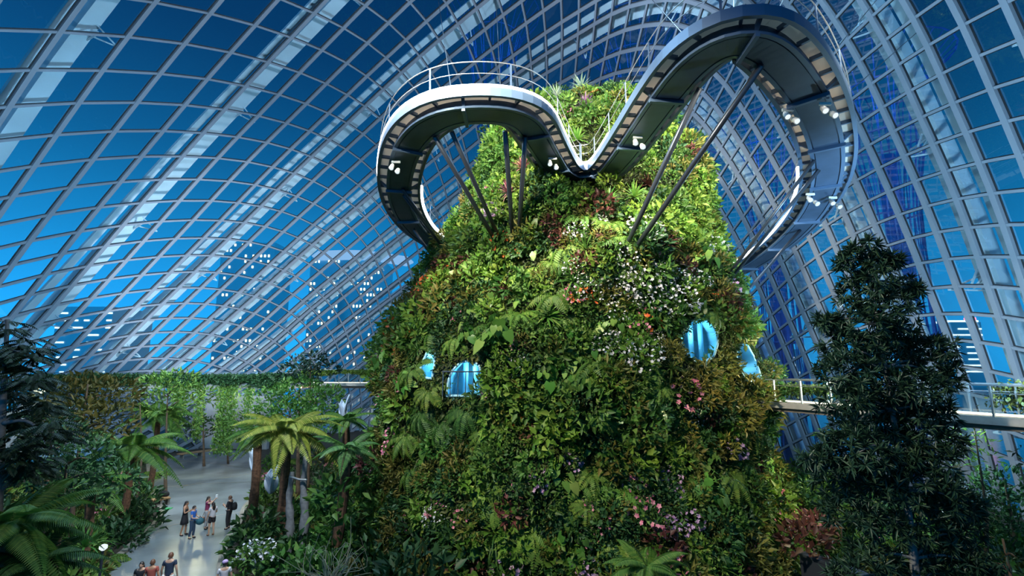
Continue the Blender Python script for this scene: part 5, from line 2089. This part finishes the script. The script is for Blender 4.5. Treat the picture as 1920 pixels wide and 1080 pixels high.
root = thing('shoulder_bag', 'black bag on the back of the person dressed in black', 'bag', c)
m = MB()
m.lathe(c - Z1 * 0.2, [(0.06, 0), (0.13, 0.04), (0.14, 0.22), (0.10, 0.36), (0.04, 0.40)], 14)
m.build('body', 'black_fabric', root, True)
m = MB()
m.tube(catmull([at_person(P5, (0.1, -0.12, 1.15)), at_person(P5, (0.11, -0.02, 1.43)), at_person(P5, (0.1, 0.11, 1.25)), at_person(P5, (0.12, 0.02, 1.05))], 5), 0.015, 6)
m.build('strap', 'black_fabric', root, True)
c = stand(381, 990) + Z1 * 0.42
root = thing('handbag', 'brown handbag hanging beside the person in grey trousers', 'bag', c)
m = MB()
m.lathe(c - Z1 * 0.14, [(0.10, 0), (0.16, 0.03), (0.15, 0.2), (0.10, 0.28)], 14)
m.build('body', 'leather_brown', root, True)
m = MB()
m.tube(catmull([c + np.array([-0.1, 0, 0.12]), c + np.array([0, 0, 0.4]), c + np.array([0.1, 0, 0.12])], 5), 0.012, 6)
m.build('handle', 'leather_brown', root, True)


# ------------------------------------------------------------------ outside the glass: ground, city towers, tree-shaped steel towers
principled('bay_water', (0.012, 0.06, 0.11), 0.12, spec=0.6)
principled('facade', (0.80, 0.97, 1.0), 0.55, 1.0)
principled('blue_steel', (0.05, 0.20, 0.50), 0.5)
glow('window_warm', (1.0, 0.86, 0.50), 3.2)
glow('window_cool', (0.75, 0.95, 1.0), 1.6)
glow('deck_glow', (0.35, 0.62, 1.0), 0.75)  # emission stands in for light falling on the rooftop deck's underside
glow('beacon_red', (1.0, 0.1, 0.15), 5.0)
m = MB()
m.add([(-900, -300, -1.3), (900, -300, -1.3), (900, 1200, -1.3), (-900, 1200, -1.3)], [(0, 1, 2, 3)])
structure(m.build('water', 'bay_water'))


def city_tower(label, x0, x1, ytop, depth, win, dens, cols, rows_step, band=False, red=False):
    a, b = at_depth(x0, 600, depth), at_depth(x1, 600, depth)
    top = at_depth((x0 + x1) / 2, ytop, depth)[2]
    w = b[0] - a[0]
    c = np.array([(a[0] + b[0]) / 2, depth + 12, 0])
    root = thing('city_tower', label, 'building', (c[0], c[1], -1.3))
    m = MB()
    m.box((c[0], c[1], (top - 1.3) / 2), (w, 24, top + 1.3))
    m.build('facade', 'facade', root)
    m = MB()
    z = 6.0
    while z < top - 2:
        for q in range(cols):
            if RNG.uniform() < dens:
                xx = a[0] + w * (q + 0.5) / cols
                ww, hh = (w / cols * 0.95, 0.7) if band else (w / cols * 0.42, rows_step * 0.42)
                m.add([(xx - ww / 2, depth - 0.15, z), (xx + ww / 2, depth - 0.15, z), (xx + ww / 2, depth - 0.15, z + hh), (xx - ww / 2, depth - 0.15, z + hh)], [(0, 1, 2, 3)])
        z += rows_step
    m.build('window_lights', win, root)
    if red:
        m = MB()
        m.box((b[0] - w * 0.15, depth + 3, top + 1.2), (3.4, 3, 2.6))
        m.build('beacon', 'beacon_red', root)
        m = MB()
        m.box((c[0], depth + 6, top + 0.6), (w, 10, 0.9))
        m.build('roof_band', win, root)
    return root


city_tower('left one of three hotel towers with warm windows seen through the left glass', 402, 505, 455, 300, 'window_warm', 0.22, 14, 3.6)
city_tower('middle hotel tower with warm windows seen through the glass left of the planted tower', 575, 632, 470, 300, 'window_warm', 0.26, 9, 3.6)
city_tower('right hotel tower with warm windows seen close to the left flank of the planted tower', 652, 715, 490, 300, 'window_warm', 0.34, 10, 3.6)
city_tower('low building with rows of cool lights at the far left beyond the glass', 105, 210, 575, 210, 'window_cool', 0.55, 10, 3.2, True)
city_tower('office tower with bright horizontal bands and a red beacon beyond the right glass', 1782, 1838, 604, 240, 'window_cool', 0.75, 5, 3.0, True, True)
city_tower('low building with cool light bands just right of the planted tower, beyond the glass', 1442, 1492, 655, 200, 'window_cool', 0.6, 6, 3.0, True)
a, b = at_depth(585, 480, 300), at_depth(775, 492, 300)
root = thing('sky_deck', 'long rooftop deck spanning the hotel towers, lit underside', 'building', (a + b) / 2)
m = MB()
q = catmull([a, (a + b) / 2 + Z1 * 2.5, b], 8)
m.tube(q, [0.3] + [3.2] * (len(q) - 2) + [0.5], 10)
m.build('hull', 'deck_glow', root, True)


def steel_tree(label, x, ytop, depth, spread):
    top = at_depth(x, ytop, depth)
    H = top[2]
    root = thing('steel_tree_tower', label, 'tower', (top[0], depth, -1.3))
    m = MB()
    m.tube([(top[0], depth, -1.3), (top[0], depth, H * 0.75)], [1.3, 0.8], 12)
    m.build('core', 'blue_steel', root, True)
    prof = [(0.0, 3.4), (0.3, 2.4), (0.6, 2.3), (0.8, 3.6), (0.93, spread * 0.6), (1.0, spread)]
    m = MB()
    for k in range(16):
        a0 = k * 2 * math.pi / 16
        for tw in (-0.5, 0.5):
            pts = [(top[0] + r * math.cos(a0 + tw * t), depth + r * math.sin(a0 + tw * t), -1.3 + (H + 1.3) * t) for t, r in prof]
            m.tube(catmull(pts, 3), 0.08, 4)
    for t, r in prof[1:]:
        m.tube([(top[0] + r * math.cos(a_), depth + r * math.sin(a_), -1.3 + (H + 1.3) * t) for a_ in np.linspace(0, 2 * math.pi, 25)], 0.10, 4)
    m.build('lattice', 'blue_steel', root)
    for hh, ww in ((0.30, 9000), (0.62, 9000), (0.86, 14000)):
        for sx in (-1, 1):
            point('tree_tower_light', (top[0] + sx * 5.0, depth - 5.5, H * hh), ww * 0.035, (0.08, 0.28, 1.0), 0.8)


steel_tree('blue-lit steel tree-shaped tower behind the summit of the planted tower', 1185, 75, 74, 9)
steel_tree('blue-lit steel tree-shaped tower beyond the glass above the left walkway loop', 925, 30, 84, 9)
steel_tree('blue-lit steel tree-shaped tower beyond the right glass beside the big walkway bend', 1640, 130, 50, 7)
steel_tree('blue-lit steel tree-shaped tower seen through the right walkway loop', 1432, 250, 66, 8)
